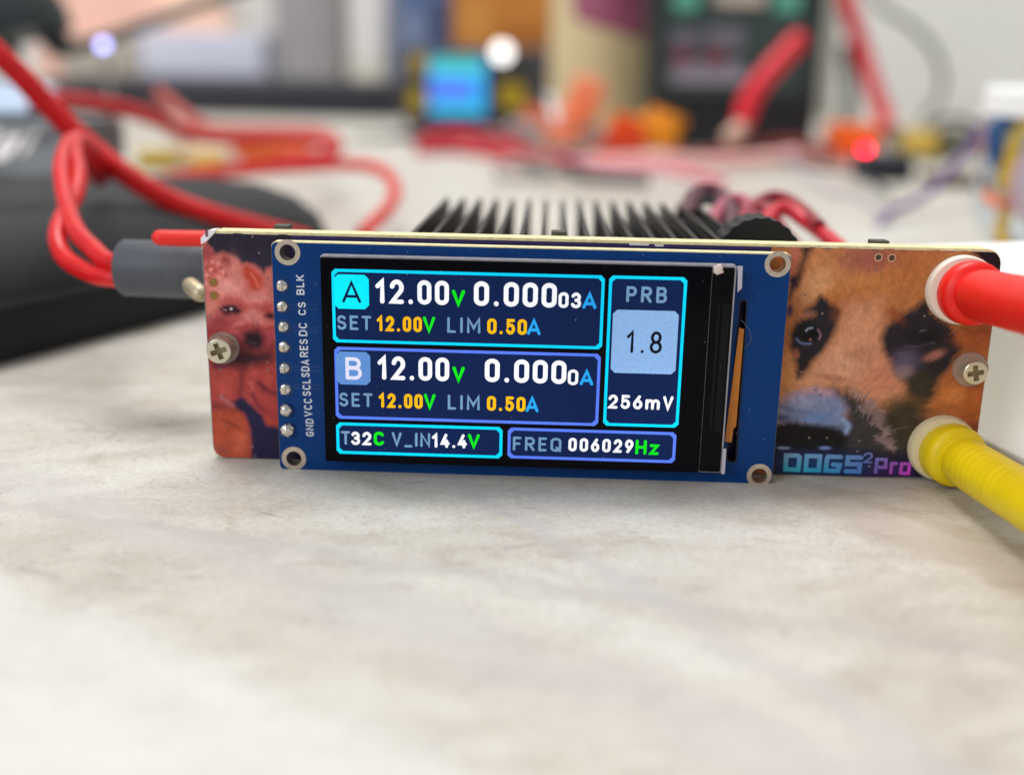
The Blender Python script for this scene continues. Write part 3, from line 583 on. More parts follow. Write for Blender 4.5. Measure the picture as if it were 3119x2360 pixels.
# faint raised traces beside the pins
for v in (548, 575, 700, 722, 960, 985, 1085, 1110):
    a, b = [(-0.19,31.76),(18.38,12.81)]; kx, kz = (b[0]-a[0])/1000, (b[1]-a[1])/1000
    link('copper_trace', plate([(a[0]+kx*640, a[1]+kz*v-.06), (a[0]+kx*815, a[1]+kz*v-.06), (a[0]+kx*815, a[1]+kz*v+.06), (a[0]+kx*640, a[1]+kz*v+.06)], -.012, .01), mat('mask_over_trace', (5, 54, 118), .3, coat=.3), blue)

# ---- lcd
lg = [(15.71,27.53),(62.25,27.53),(62.29,2.03),(15.88,1.88)]
GX0, GX1, GZ0, GZ1 = (lg[0][0]+lg[3][0])/2, (lg[1][0]+lg[2][0])/2, (lg[2][1]+lg[3][1])/2, (lg[0][1]+lg[1][1])/2
RX1 = [(65.54,27.72)][0][0]-.6
M_GLASS = mat('lcd_glass', (3, 3, 8), .12, spec=.1); M_LEDGE = mat('smoked_film', (9, 9, 11), .2, var=.4, vscale=8, spec=.1)
M_METAL = mat('backlight_frame', (176, 172, 178), .4, .5, var=.15, vscale=9)
lcd = link('lcd_panel', plate(rrect(GX0, GX1, GZ0, GZ1, .1, 2), LY+.0, -.02), M_GLASS, blue)
link('backlight_frame', plate(rrect(GX0-.06, RX1+.2, GZ0-.04, GZ1+.2, .2, 3), LY+.3, -.03), M_METAL, blue)
link('driver_ledge', plate(rrect(GX1+.06, RX1, GZ0+.05, GZ1-.06, .15, 3), LY+.2, LY+.6), M_LEDGE, blue)
link('glass_edge', plate(rrect(GX1-.0, GX1+.05, GZ0+.1, GZ1-.1, .02, 1), LY-.02, LY+.4), mat('cut_glass_edge', (96, 88, 80), .3, var=.6, vscale=9), blue)
for x0, x1, z0, z1 in ((GX1+.9, GX1+1.25, Z0+7.5, GZ1-4.6), (GX1+1.5, RX1-.25, Z0+7, GZ1-4.3)):
    link('driver_chip', plate(rrect(x0, x1, z0, z1, .06, 2), LY+.1, LY+.19), mat('driver_silicon', (19, 18, 22), .22, var=.4, vscale=7, spec=.15), blue)
wb = [(65.16,27.69),(65.79,27.71),(65.88,25.09),(65.42,24.6),(65.28,27.08)]
link('white_tape', plate(wb, LY+.05, LY+.18), mat('white_tape', (186, 182, 196), .5), blue)
link('white_tape', plate([(65.05,5.06),(65.47,5.13),(65.51,1.82),(65.08,1.81)], LY+.05, LY+.18), mat('white_tape', (186, 182, 196), .5), blue)
bm = bmesh.new(); bmesh.ops.create_icosphere(bm, subdivisions=3, radius=1); q = [(62.97,27.2)][0]
for v in bm.verts:
    a = 1+.13*math.sin(5*v.co.x+1)*math.cos(6*v.co.z)+.12*math.sin(11*v.co.x+4*v.co.z)+.08*math.cos(9*v.co.z-3*v.co.x); v.co = Vector((q[0]*.1+v.co.x*.068*a, (LY+.3)*.1+v.co.y*.03, q[1]*.1+v.co.z*.062*a))
link('glue_spot', bm, mat('white_glue', (222, 206, 198), .4), blue, True)
fx = [(66.2,20.02),(66.78,19.83),(66.72,7.53),(66.42,7.31),(66.31,5.48),(65.47,5.56)]
bm = plate(fx, -.5, -.3); link('flex_cable', bm, mat('amber_polyimide', (190, 112, 4), .3, var=.2, vscale=6, coat=.2), blue)
hp = [(66.301,-0.416,21.036),(67.299,-0.916,19.916),(67.582,-1.116,18.656),(67.103,-0.516,17.53)]
link('stray_hair', tube([[c*.1 for c in p] for p in hp], .0035, 6), mat('hair', (96, 92, 110), .5), blue)

def emis(name, srgb, s):
    m = mat(name, srgb, .25, emit=s*.84, spec=.06)
    if name.startswith('screen') and len(m.node_tree.nodes) < 4:      # cell structure and slightly uneven backlight
        n = m.node_tree.nodes; k = m.node_tree.links; tc = n.new('ShaderNodeTexCoord'); tot = None
        for sc, lo, hi in ((62, .91, 1.07), (.55, .88, 1.1)):
            z = n.new('ShaderNodeTexNoise'); z.inputs['Scale'].default_value = sc; z.inputs['Detail'].default_value = 1; k.new(tc.outputs['Object'], z.inputs['Vector'])
            r = n.new('ShaderNodeMapRange'); r.inputs['From Min'].default_value = .3; r.inputs['From Max'].default_value = .7; r.inputs['To Min'].default_value = lo; r.inputs['To Max'].default_value = hi; k.new(z.outputs['Fac'], r.inputs['Value'])
            q = n.new('ShaderNodeMath'); q.operation = 'MULTIPLY'; q.inputs[1].default_value = s*.84 if tot is None else 1
            k.new(r.outputs[0], q.inputs[0])
            if tot is not None: k.new(tot, q.inputs[1])
            tot = q.outputs[0]
        k.new(tot, n['Principled BSDF'].inputs['Emission Strength'])
    return m
E_PANEL = emis('screen_navy', (15, 40, 92), .66); E_CYAN = emis('screen_cyan', (0, 208, 255), 1.1); E_CYAN2 = emis('screen_cyan_tile', (0, 232, 255), 1.0)
E_VIO = emis('screen_violet', (92, 128, 255), .95); E_TILE = emis('screen_blue_tile', (104, 156, 226), .85); E_PALE = emis('screen_pale_tile', (146, 188, 238), .9)
E_WHITE = emis('screen_white', (245, 246, 255), 1.1); E_GREEN = emis('screen_green', (10, 232, 14), 1.0); E_AMBER = emis('screen_amber', (255, 186, 0), 1.05)
E_SKY = emis('screen_sky', (40, 170, 250), .95); E_GREY = emis('screen_grey_blue', (116, 156, 192), .95); E_INK = emis('screen_ink', (10, 22, 70), .6); E_LAV = emis('screen_lavender', (226, 226, 255), 1.0); E_BLK = emis('screen_dark', (16, 22, 44), .5)
def quad(pts):      # average an observed quad to an upright rectangle
    return ((pts[0][0]+pts[3][0])/2, (pts[1][0]+pts[2][0])/2, (pts[2][1]+pts[3][1])/2, (pts[0][1]+pts[1][1])/2)
def chamf(x0, x1, z0, z1, c): return [(x0, z0+c), (x0+c, z0), (x1-c, z0), (x1, z0+c), (x1, z1-c), (x1-c, z1), (x0+c, z1), (x0, z1-c)]
def screen_box(pts, edge, t=.36, c=.42):
    x0, x1, z0, z1 = quad(pts)
    link('screen_frame', plate(chamf(x0, x1, z0, z1, c), LY-.016, LY-.002, [chamf(x0+t, x1-t, z0+t, z1-t, c)[::-1]]), edge, lcd)
    link('screen_field', plate(chamf(x0+t, x1-t, z0+t, z1-t, c), LY-.010, LY-.002), E_PANEL, lcd)
screen_box([(17.07,26.16),(49.71,26.25),(49.67,17.29),(17.14,17.17)], E_CYAN)
screen_box([(17.16,16.64),(49.63,16.71),(49.57,7.51),(17.28,7.62)], E_VIO)
screen_box([(17.17,7.04),(37.91,7.1),(37.85,3.03),(17.27,2.98)], E_CYAN)
screen_box([(38.44,7.12),(59.34,6.99),(59.18,2.99),(38.63,3.15)], E_VIO)
screen_box([(50.19,26.26),(59.4,26.19),(59.42,7.59),(50.22,7.71)], E_CYAN)
def tile(pts, m, c=.5, notch=False):
    x0, x1, z0, z1 = quad(pts); link('screen_tile', plate(chamf(x0, x1, z0, z1, c), LY-.022, LY-.003), m, lcd)
tile([(17.38,25.55),(21.58,25.56),(21.55,21.38),(17.38,21.4)], E_CYAN2); tile([(17.41,16.11),(21.6,16.1),(21.6,11.96),(17.41,11.97)], E_TILE); tile([(50.83,22.15),(58.64,22.13),(58.68,14.38),(50.83,14.37)], E_PALE)
def readout(s, m, t, a, b, gap=.15):
    link('readout', text_mesh(s, a[0], b[0], b[1], a[1], t, lambda p, o: (p.x*.1, (LY-.028-.0012*o)*.1, p.y*.1), gap), m, lcd)
readout('A', E_INK, .34, *[(18.32,24.77),(20.62,22.14)]); readout('B', E_LAV, .44, *[(18.54,15.41),(20.56,12.6)])
readout('12.00', E_WHITE, .54, *[(22.31,25.1),(31.18,22.15)], .14); readout('V', E_GREEN, .42, *[(31.52,24.04),(33.11,22.11)]); readout('0.000', E_WHITE, .56, *[(34.17,25.14),(44.06,22.17)], .14)
readout('03', E_WHITE, .38, *[(44.28,24.08),(46.98,22.18)], .14); readout('A', E_SKY, .38, *[(47.13,24.12),(48.83,22.16)])
readout('SET', E_GREY, .3, *[(17.65,20.59),(21.8,18.82)], .2); readout('12.00', E_AMBER, .38, *[(22.44,20.65),(27.93,18.76)]); readout('V', E_GREEN, .38, *[(28.03,20.7),(29.54,18.77)])
readout('LIM', E_GREY, .3, *[(30.99,20.71),(34.99,18.79)], .22); readout('0.50', E_AMBER, .38, *[(35.82,20.68),(40.58,18.77)]); readout('A', E_SKY, .36, *[(40.6,20.74),(42.25,18.79)])
readout('12.00', E_WHITE, .54, *[(22.44,15.69),(31.25,12.71)], .14); readout('V', E_GREEN, .42, *[(31.63,14.61),(33.15,12.7)]); readout('0.000', E_WHITE, .56, *[(35.59,15.72),(45.5,12.78)], .14)
readout('0', E_WHITE, .36, *[(45.7,14.64),(46.96,12.69)]); readout('A', E_SKY, .38, *[(47.15,14.64),(48.81,12.71)])
readout('SET', E_GREY, .3, *[(17.69,10.92),(21.82,9.16)], .2); readout('12.00', E_AMBER, .38, *[(22.54,11),(28,9.14)]); readout('V', E_GREEN, .38, *[(28.14,11.06),(29.58,9.12)])
readout('LIM', E_GREY, .3, *[(31.09,11.04),(35.02,9.15)], .22); readout('0.50', E_AMBER, .38, *[(35.91,11.02),(40.63,9.14)]); readout('A', E_SKY, .36, *[(40.66,11.09),(42.24,9.12)])
readout('T', E_GREY, .3, *[(17.81,5.97),(18.94,4.19)]); readout('32', E_WHITE, .35, *[(19.07,5.94),(21.58,4.2)]); readout('C', E_GREEN, .38, *[(21.84,6.02),(23.22,4.22)])
readout('V_IN', E_GREY, .3, *[(24.14,6.02),(28.92,4.22)], .16); readout('14.4', E_WHITE, .35, *[(29.12,6),(33.48,4.19)]); readout('V', E_GREEN, .38, *[(33.6,6.07),(35.07,4.24)])
readout('FREQ', E_GREY, .3, *[(39.19,5.9),(45.18,4.1)], .22); readout('006029', E_WHITE, .35, *[(46.05,5.96),(54.05,4.22)], .2); readout('Hz', E_GREEN, .36, *[(54.32,5.96),(57.19,4.07)], .16)
readout('PRB', E_GREY, .34, *[(52.31,25),(57.13,23.08)], .24); readout('1.8', E_BLK, .36, *[(52.57,19.63),(56.87,16.9)], .22); readout('256mV', E_WHITE, .35, *[(50.74,11.63),(58.63,9.86)], .18)

# specks of dust on the glass and the blue board
M_DUST = mat('dust', (176, 172, 176), .9); rng_ = random.Random(5); sp = None
for i in range(46):
    on_glass = i < 26
    x = rng_.uniform(GX0+.5, RX1-.3) if on_glass else rng_.choice((rng_.uniform(BX0+3.5, GX0-.4), rng_.uniform(RX1+1.6, BX1-.6), rng_.uniform(GX0, RX1))); z = rng_.uniform(GZ0+.3, GZ1-.3)
    if not on_glass and GX0-.3 < x < RX1+.4: z = rng_.uniform(GZ1+.5, BZ1-.4)
    y = (LY-.075) if on_glass else -.03; s_ = rng_.uniform(.5, 1.5)
    if sp is None:
        bm = bmesh.new(); bmesh.ops.create_icosphere(bm, subdivisions=1, radius=.0042); sp = link('dust_speck', bm, M_DUST, blue); o = sp
    else: o = copy_part(sp, blue, (0, 0, 0))
    o.location = (x*.1, y*.1, z*.1); o.scale = (s_, .4, s_*rng_.uniform(.5, 1.6))
# ---- screws with washers
def cross(cx, cz, a, w, rot):
    pts = [(w,w),(w,a),(-w,a),(-w,w),(-a,w),(-a,-w),(-w,-w),(-w,-a),(w,-a),(w,-w),(a,-w),(a,w)]; c, s = math.cos(rot), math.sin(rot)
    return [(cx+x*c-z*s, cz+x*s+z*c) for x, z in pts]
def screw(p, r, prot, rot, clear, wr):
    x, z = p; y0 = MY-.5
    bm = lathe([(0, r*.1), (prot*.08, r*.1), (prot*.095, r*.097), (prot*.1, r*.088)], (x*.1, y0*.1, z*.1), (0, -1, 0), 32)
    bm.faces.ensure_lookup_table()
    for f in [f for f in bm.faces if len(f.verts) > 4]: bm.faces.remove(f)
    hd = link('screw_head', bm, M_SCREW, dev, True)
    yt = y0-prot; cr = cross(x, z, r*.66, r*.21, rot)
    link('screw_slot', plate(cr, yt+.75, yt+.8), M_RECESS, hd)
    link('screw_face', plate(circle(x, z, r*.885, 32), yt, yt+.7, [cr[::-1]]), M_SCREW, hd)
    link('washer', plate(circle(x, z, wr, 36), MY-.5, MY-.02, [circle(x, z, r*.55, 20)[::-1]]), clear, dev)
wl = [(2.16,15.04)][0]; wr_ = [(95.58,14.85)][0]
screw(wl, 1.6, 1.9, .35, M_CLEAR, 2.05); screw(wr_, 1.5, 1.7, .2, M_CLEAR, 2.15)

# ---- sockets for the two test plugs
rs_ = [(93.205,1.784,24.78),(93.359,1.784,4.574)]
for p, m_ in zip(rs_, (M_IVORY, mat('ivory_yellow_bounce', (222, 208, 168), .4, var=.05, vscale=4))):  # lower ring: shading and yellow bounce from the plug put into its colour
    link('socket_ring', lathe([(0, .38), (0, .425), (.08, .425), (.125, .405), (.135, .35), (.135, .2), (.03, .2)], (p[0]*.1, MY*.1-.002, p[2]*.1), (0, -1, 0), 40), m_, dev, True)

# ---- parts behind the board: switches, knurled cap, heatsink
for q, w in zip([(9.251,7.184,29.853),(44.147,7.184,29.92),(83.97,7.184,29.713)], (1.0, .95, 1.1)):
    link('switch', box((q[0]-w)*.1, (q[0]+w)*.1, (MY+3.1)*.1, (MY+5.0)*.1, (q[2]-3)*.1, (q[2]+.35)*.1, .015), mat('switch_body', (70, 70, 58), .5, var=.2, vscale=9), dev)
kn = [(70.482,15.984,26.232)][0]; kt = [(70.054,15.984,31.76)][0]
link('knurled_cap', lathe([(0, .3), (0, (kt[2]-kn[2])*.1), (.6, (kt[2]-kn[2])*.1), (.66, .3)], (kn[0]*.1, (MY+13)*.1-.3, kn[2]*.1), (0, 1, 0), 120, scallop=(22, .018)), mat('cap_plastic', (22, 22, 24), .6, var=.2, vscale=6), dev, True)
hs0 = [(24.899,62.984,28.677),(68.19,62.984,28.692)]
HX0, HX1, HT = hs0[0][0], hs0[1][0], (hs0[0][2]+hs0[1][2])/2
sink = link('heatsink', box(HX0*.1-.04, HX1*.1+.04, (MY+5)*.1, (MY+8)*.1, .2, HT*.1), M_ANOD, dev)
nf = 16; prof = []
nr = 12
for i in range(nr+1):
    z = 2+(HT-2)*i/nr; prof += [(.38, z), (.38, z+(HT-2)/nr*.55), (.28, z+(HT-2)/nr*.6), (.28, z+(HT-2)/nr*.95)] if i < nr else [(.36, HT), (.16, HT+.12)]
poly = prof+[(-x, z) for x, z in reversed(prof)]
fin0 = link('fin', plate(poly, MY+8, MY+60), M_ANOD, sink); fin0.location.x = HX0*.1
for i in range(1, nf):
    c = copy_part(fin0, sink, (0, 0, 0)); c.location.x = (HX0+(HX1-HX0)*i/(nf-1))*.1

# ------------------------------------------------------------------ test plugs
def banana(name, label, pts, m, lead):
    a, b = Vector(pts[0]), Vector(pts[1]); d = (b-a).normalized()
    t = thing(name, label, 'test plug', a)
    link('contact_pin', lathe([(-.2, .0), (-.2, .16), (.22, .16), (.22, 0)], a, d, 16), M_TIN, t, True)
    prof = [(.06, .1), (.06, .37), (.09, .388), (.3, .388), (.36, .37), (.39, .33), (.41, .275), (.45, .265), (.47, .28), (.5, .292), (.58, .3)]
    s = .6
    while s < 1.95:
        q_ = .0035*(1+.4*math.sin(s*9)); prof += [(s+.02, .303), (s+.06, .303+q_), (s+.09, .303), (s+.11, .303-q_*.7)]; s += .125
    prof += [(2.1, .312), (3.6, .33), (3.75, .31), (3.8, .2), (4.4, .17)]
    link('sleeve', lathe(prof, a, d, 48), m, t, True)
    e = a+d*4.3
    link('lead', tube([e, e+d*1.2]+[e+Vector(q) for q in lead], .16, 12), m, t, True)
red_pl = mat('red_plug_rubber', (236, 26, 16), .42, var=.06, vscale=3, bump=.05, bscale=30); yel_pl = mat('yellow_plug_rubber', (232, 204, 0), .42, var=.06, vscale=3, bump=.05, bscale=30)
banana('banana_plug', 'red ribbed banana plug pushed into the upper white socket', [(9.385,0.4,2.437),(9.356,-1.6,2.701)], red_pl, ((2.6, -1.6, -.4), (4.4, -1.2, -1.2), (7, 2, -1.6)))
banana('banana_plug', 'yellow ribbed banana plug pushed into the lower white socket', [(9.388,0.3,0.413),(9.653,-2,0.57)], yel_pl, ((2.2, -1.4, -.1), (4.4, -1.0, -.05), (7, 1.5, 0)))

# ------------------------------------------------------------------ right side
def plain(name, bm, m, label, cat, smooth=False, group=None): return tag(link(name, bm, m, None, smooth), label, cat, group)
wb0, wb1 = [(10.365,1.672,0),(10.647,0.814,0)]
d = (Vector(wb1)-Vector(wb0)).normalized(); n_ = Vector((-d.y, d.x, 0)); n_ = n_ if n_.x > 0 else -n_
q0 = Vector(wb0)-d*3.2; q1 = Vector(wb0)+d*1.7
bm = bmesh.new(); fl = [q0, q1, q1+n_*4, q0+n_*4]; vb = [bm.verts.new((v.x, v.y, .005)) for v in fl]; vt = [bm.verts.new((v.x, v.y, 2.25)) for v in fl]
bm.faces.new(vb[::-1]); bm.faces.new(vt)
for i in range(4): bm.faces.new((vb[i], vb[(i+1) % 4], vt[(i+1) % 4], vt[i]))
bmesh.ops.bevel(bm, geom=list(bm.edges), offset=.12, segments=3, affect='EDGES')
plain('white_box', bm, mat('white_abs', (254, 254, 254), .45), 'plain white plastic box beside the right end of the board', 'box', True)

jb = [(17.028,16.371,0)][0]; jt = [(15.432,16.8,3.953)][0]
JY = 17.5; JR = 1.9; JX = [(15.95,17.5,2.497)][0][0]+JR; JH = [(16.441,17.5,3.987)][0][2]
jar = thing('plastic_jar', 'clear round jar with white lid at the right edge, filled with wire', 'jar', (JX, JY, 0))
link('jar_body', lathe([(0, .0), (0, JR*.45), (.12, JR*.62), (.4, JR*.8), (.8, JR*.92), (1.4, JR), (JH-.15, JR), (JH-.15, JR-.08), (1.4, JR-.08), (.8, JR*.92-.09), (.45, JR*.78-.08), (.2, JR*.55), (.1, 0)], (JX, JY, .01), (0, 0, 1), 40), mat('clear_pet', (240, 245, 250), .06, trans=.97, ior=1.06), jar, True)
link('lid', lathe([(JH-.25, JR*.4), (JH-.25, JR+.08), (JH+.38, JR+.08), (JH+.46, JR), (JH+.46, 0)], (JX, JY, 0), (0, 0, 1), 40), mat('white_lid', (250, 250, 250), .4), jar, True)
for lab, pts, r_, m_ in (('yellow wire bent in the upper half of the lidded jar', [(16.734,16.8,3.768),(16.439,16.7,3.179),(16.333,16.7,2.462),(16.378,16.8,1.943),(16.805,17.2,1.621)], .17, mat('yellow_insulation', (240, 190, 0), .4)),
        ('yellow wire curled in the bottom of the lidded jar', [(16.488,16.8,1.209),(16.437,16.8,0.736),(16.665,16.8,0.366),(17.056,16.8,0.148),(17.682,17.2,-0.011)], .17, mat('yellow_insulation', (240, 190, 0), .4)),
        ('blue wire bunched under the white jar lid', [(16.575,17.2,3.6),(16.168,17,3.532),(15.991,17,3.267),(16.086,17,2.789),(16.39,17.2,2.413)], .24, mat('blue_insulation', (34, 82, 136), .4)),
        ('short orange wire lying across inside the jar', [(16.103,17.2,1.692),(16.068,16.8,1.57),(16.269,16.6,1.502),(16.752,16.8,1.561)], .15, mat('orange_insulation', (236, 128, 80), .4)),
        ('pale pink wire bent inside the jar', [(16.96,16.7,2.834),(16.637,16.7,2.516),(16.647,16.7,1.985),(16.818,16.7,1.502),(17.315,16.9,1.115)], .24, mat('pink_insulation', (240, 200, 208), .4))):
    plain('wire', tube(pts, r_, 10, round_end=True), m_, lab, 'wire', True)
plain('wire', tube([(21.102,30,3.551),(20.27,29,2.917),(18.707,26.5,1.933),(17.686,25.5,1.062),(16.882,25,0.554),(15.603,23.5,0.339),(14.969,22.5,0.094),(14.376,21.5,-0.351)], .13, 8), mat('purple_insulation', (92, 56, 130), .45), 'purple wire arching from the jar down to the table', 'wire', True)
plain('wire', tube([(13.959,33,1.343),(14.464,32,0.708),(15.054,30,0.222),(15.49,27,0.264),(15.557,24,0.037)], .07, 8), mat('lilac_insulation', (168, 158, 180), .5), 'thin pale lilac wire curving over the table behind the board', 'wire', True)

# small module with a red lamp
y0 = [(19.027,45.489,-0)][0][1]
x0, x1, z0, z1 = (16.597,21.013,0.298,1.4)
ib = thing('indicator_board', 'small board with orange terminal and glowing red lamp', 'circuit board', ((x0+x1)/2, 44, 0))
link('board', box(x0, x1, 42.5, 47, .05, .35, .05), mat('salmon_board', (206, 150, 138), .5, var=.15, vscale=1), ib)
ox = (18.298,20.615,0.682,1.915)
link('terminal', box(ox[0], ox[1], 43, 45, .35, max(ox[3], 1.2), .15), mat('orange_terminal', (236, 104, 20), .4), ib, True)
q = [(19.669,42,0.787)][0]
link('indicator_lamp', lathe([(-.2, 0), (-.2, .16), (.05, .16), (.14, .1), (.17, 0)], q, (0, -1, 0), 16), emis('red_lamp', (255, 22, 62), 20), ib, True)
link('lamp_post', box(q[0]-.12, q[0]+.12, q[1]+.21, q[1]+.5, .05, q[2]+.1), M_BLACKP, ib)
x0, x1, z0, z1 = (17.754,19.853,0.059,1.113)
rb = thing('relay_block', 'small black block lying on the table below the red lamp', 'electronic part', ((x0+x1)/2, 35, 0))
link('housing', box(x0, x1, 35, 37.2, .02, z1, .08), mat('relay_black', (30, 36, 46), .5, var=.1), rb, True)
link('lead_frame', box(x0+.1, x1-.1, 37.21, 37.5, .02, .5), M_TIN, rb)
x0, x1, z0, z1 = (24.114,30.386,0.19,2.136)
lb = thing('loose_circuit_board', 'cluttered dark green circuit board leaning near the wall at right', 'circuit board', ((x0+x1)/2, 50, 0))
link('board', box(x0, x1, 50, 54, .02, z1*.6, .1), mat('murky_green', (112, 112, 96), .6, var=.4, vscale=.8), lb)
link('chip', box(x0+1.2, x0+4.5, 49.4, 49.98, 1.0, z1*.55, .05), mat('dark_chip', (52, 56, 50), .5), lb)
link('connector', box(x0-.6, x0+1.0, 47.6, 49.3, .02, [(24.453,48,1.354)][0][2], .2), mat('yellow_connector', (214, 178, 70), .4), lb, True)
link('connector', box(x0+4.8, x0+7.2, 48.8, 49.9, .3, z1*.5, .1), mat('grey_connector', (140, 140, 130), .5), lb, True)
plain('circuit_scrap', box([(20.415,33,0.169)][0][0], [(22.574,33,0.217)][0][0], 33, 36, .01, .45, .08), mat('brown_scrap', (110, 96, 80), .6, var=.3, vscale=1), 'thin brown strip lying on the table left of the jar', 'electronic part')

# cables against the wall
plain('cable', tube([(24.248,70,10.851),(25.01,69,8.354),(25.929,68,5.563),(26.592,66,2.815),(26.923,64,1.066),(25.675,60,0.109)], .62, 12), mat('deep_red_cable', (200, 18, 44), .45), 'thick red cable hanging down right of the dark instrument', 'cable', True)
plain('cable', tube([(28.401,80,11.567),(30.35,80,8.897),(32.499,80,7.811),(34.768,80,5.904),(35.853,80,3.591),(35.261,79,1.622),(33.925,78,0.307)], .27, 10), mat('grey_cable', (84, 82, 76), .5), 'thin grey cable looping against the white wall', 'cable', True)
plain('cable', tube([(26.83,76,5.924),(27.153,75,3.2),(26.752,73,0.873),(25.908,70,-0.305)], .55, 10), mat('dark_cable', (52, 56, 48), .5), 'straight dark cable hanging beside the thick red one', 'cable', True)
plain('pole', box([(26.158,82,5.937)][0][0], [(27.747,82,5.966)][0][0], 82, 83.5, 0.01, 16, .1), mat('grey_post', (160, 158, 148), .6), 'grey upright post just right of the dark instrument', 'post')

# ------------------------------------------------------------------ dark bench instrument
x0, x1, z0, z1 = (9.683,18.891,0.074,9.622)
ins = thing('bench_instrument', 'dark green black instrument with grey keys standing behind the heatsink', 'instrument', ((x0+x1)/2, 50, 0))
bm = bmesh.new(); pts = rrect(x0*10, x1*10, .2, z1*10+40, 7, 5); plate(pts, 500, 560, bm=bm); link('body', bm, mat('instrument_case', (42, 52, 52), .5, var=.15, vscale=.4), ins)
px = (10.392,17.905,3.026,9.608)
link('face_panel', plate(rrect(px[0]*10, px[1]*10, px[2]*10, z1*10+30, 4, 4), 497.5, 499.8), mat('instrument_face', (58, 76, 74), .5, var=.12, vscale=.5), ins)
link('foot_panel', plate(rrect(*(v*10 for v in (10.271,18.714,0.901,3.026)), 5, 4), 498.2, 499.8), mat('instrument_foot', (24, 28, 34), .5), ins)
for r_, c_ in (((10.643,12.007,7.351,8.384), (96, 176, 154)), ((16.018,17.399,7.346,8.47), (96, 176, 154)), ((12.862,15.58,7.635,8.524), (196, 184, 172))):
    link('key', plate(rrect(*(v*10 for v in r_), 3, 4), 493, 497.4), mat('key_%d' % c_[0], c_, .4), ins)
for r_, c_ in (((10.592,12.396,5.252,6.45), (104, 102, 114)), ((12.59,14.639,5.29,6.653), (112, 110, 120)), ((10.748,14.786,3.572,4.717), (146, 142, 156))):
    link('key', plate(rrect(*(v*10 for v in r_), 4, 4), 494, 497.4), mat('key_%d' % c_[0], c_, .5), ins)
for u in [(11.267,49.2,4.958),(13.073,49.2,4.943)]:
    link('socket', lathe([(0, .0), (0, .45), (.3, .45), (.3, .55), (0.5, .55)], u, (0, 1, 0), 20), mat('maroon_socket', (120, 50, 62), .5), ins, True)
pl = [(16.283,44,5.82),(15.547,43.6,5.042),(14.614,43,4.05),(13.932,42.5,3.068),(13.615,42,2.055)]
pr = thing('probe_plug', 'fat red bent probe plug leaning on the dark instrument', 'test plug', pl[-1])
link('handle', tube(pl, .52, 16, round_end=True), mat('crimson_plug', (214, 16, 40), .38), pr, True)
link('tip', tube([(13.472,41.8,1.757),(13.235,41.6,1.502),(12.949,41.4,1.335)], .42, 12, round_end=True), mat('beige_tip', (206, 170, 150), .5), pr, True)
plain('cable', tube([(9.98,42,0.358),(11.802,42,0.33),(13.671,42.5,0.685),(15.795,43,1.005),(17.419,43,0.812),(18.236,42.5,0.601)], .3, 10), mat('maroon_cable', (130, 54, 50), .5), 'maroon cable lying along the foot of the dark instrument', 'cable', True)

# ------------------------------------------------------------------ cream jar with magenta label
a, b = [(4.121,56,4.094),(10.346,56,4.209)]; CR = (b[0]-a[0])/2; CX = (a[0]+b[0])/2; CY = 56+CR
cj = thing('cream_jar', 'cream coloured round tub with slanted magenta label', 'tub', (CX, CY, 0))
link('tub_body', lathe([(0, 0), (0, CR*.93), (.5, CR*.97), (6.5, CR), (11, CR), (11, 0)], (CX, CY, .01), (0, 0, 1), 48), mat('cream_plastic', (222, 206, 160), .45, var=.05, vscale=.5), cj, True)
bm = bmesh.new(); rows = []
zl0, zl1 = [(5.277,56,7.31)][0][2], [(9.497,56,5.957)][0][2]
for i in range(25):
    t = i/24; an = math.radians(180+52+t*100); zb = zl0+(zl1-zl0)*min(1, t*1.2)**.6
    rows.append([bm.verts.new((CX+(CR+.03)*math.cos(an), CY+(CR+.03)*math.sin(an), z)) for z in (zb, 10)])
for r0, r1 in zip(rows, rows[1:]): bm.faces.new((r0[0], r1[0], r1[1], r0[1]))
link('label', bm, mat('magenta_label', (168, 92, 120), .5, var=.35, vscale=.9), cj, True)

# ------------------------------------------------------------------ small meter with lit screen
x0, x1, z0, z1 = (-5.883,3.88,0.257,5.26); Y = 64
mt = thing('panel_meter', 'small dark meter with glowing cyan screen and yellow buttons', 'meter', ((x0+x1)/2, Y, 0))
link('housing', box(x0, x1, Y, Y+4, .02, z1, .25), mat('meter_case', (66, 66, 74), .5, var=.1, vscale=1), mt, True)
link('bezel', plate(rrect(*(v*10 for v in (-5.628,2.553,0.557,5.011)), 2, 3), Y*10-1.2, Y*10-.1), mat('meter_bezel', (44, 46, 46), .5), mt)
sr = (-4.206,-0.281,0.802,4.759)
sc_ = link('screen', plate(rrect(*(v*10 for v in sr), 1.5, 3), Y*10-3, Y*10-1.3), emis('meter_screen_blue', (92, 140, 255), .95), mt)
def band(f0, f1, m, g0=.04, g1=.96): link('screen_band', plate(rrect((sr[0]+(sr[1]-sr[0])*g0)*10, (sr[0]+(sr[1]-sr[0])*g1)*10, (sr[2]+(sr[3]-sr[2])*f0)*10, (sr[2]+(sr[3]-sr[2])*f1)*10, .6, 2), Y*10-3.6, Y*10-3.1), m, mt)
band(.86, .97, emis('meter_green', (100, 200, 130), .8)); band(.66, .84, emis('meter_cyan', (70, 226, 236), .9)); band(.04, .2, emis('meter_cyan2', (40, 214, 232), .9)); band(.22, .62, emis('meter_sky', (30, 190, 250), .9), .8, .97)
for r_ in ((-5.461,-4.325,3.506,4.832), (-5.548,-4.402,1.057,2.592), (0.613,2.384,1.308,3.019)):
    link('button', plate(rrect(*(v*10 for v in r_), 4 if r_[1]-r_[0] < 1.3 else 6, 5), Y*10-4, Y*10-1.3), mat('button_yellow', (176, 150, 10), .45), mt)
q = [(0.787,63.2,4.994)][0]
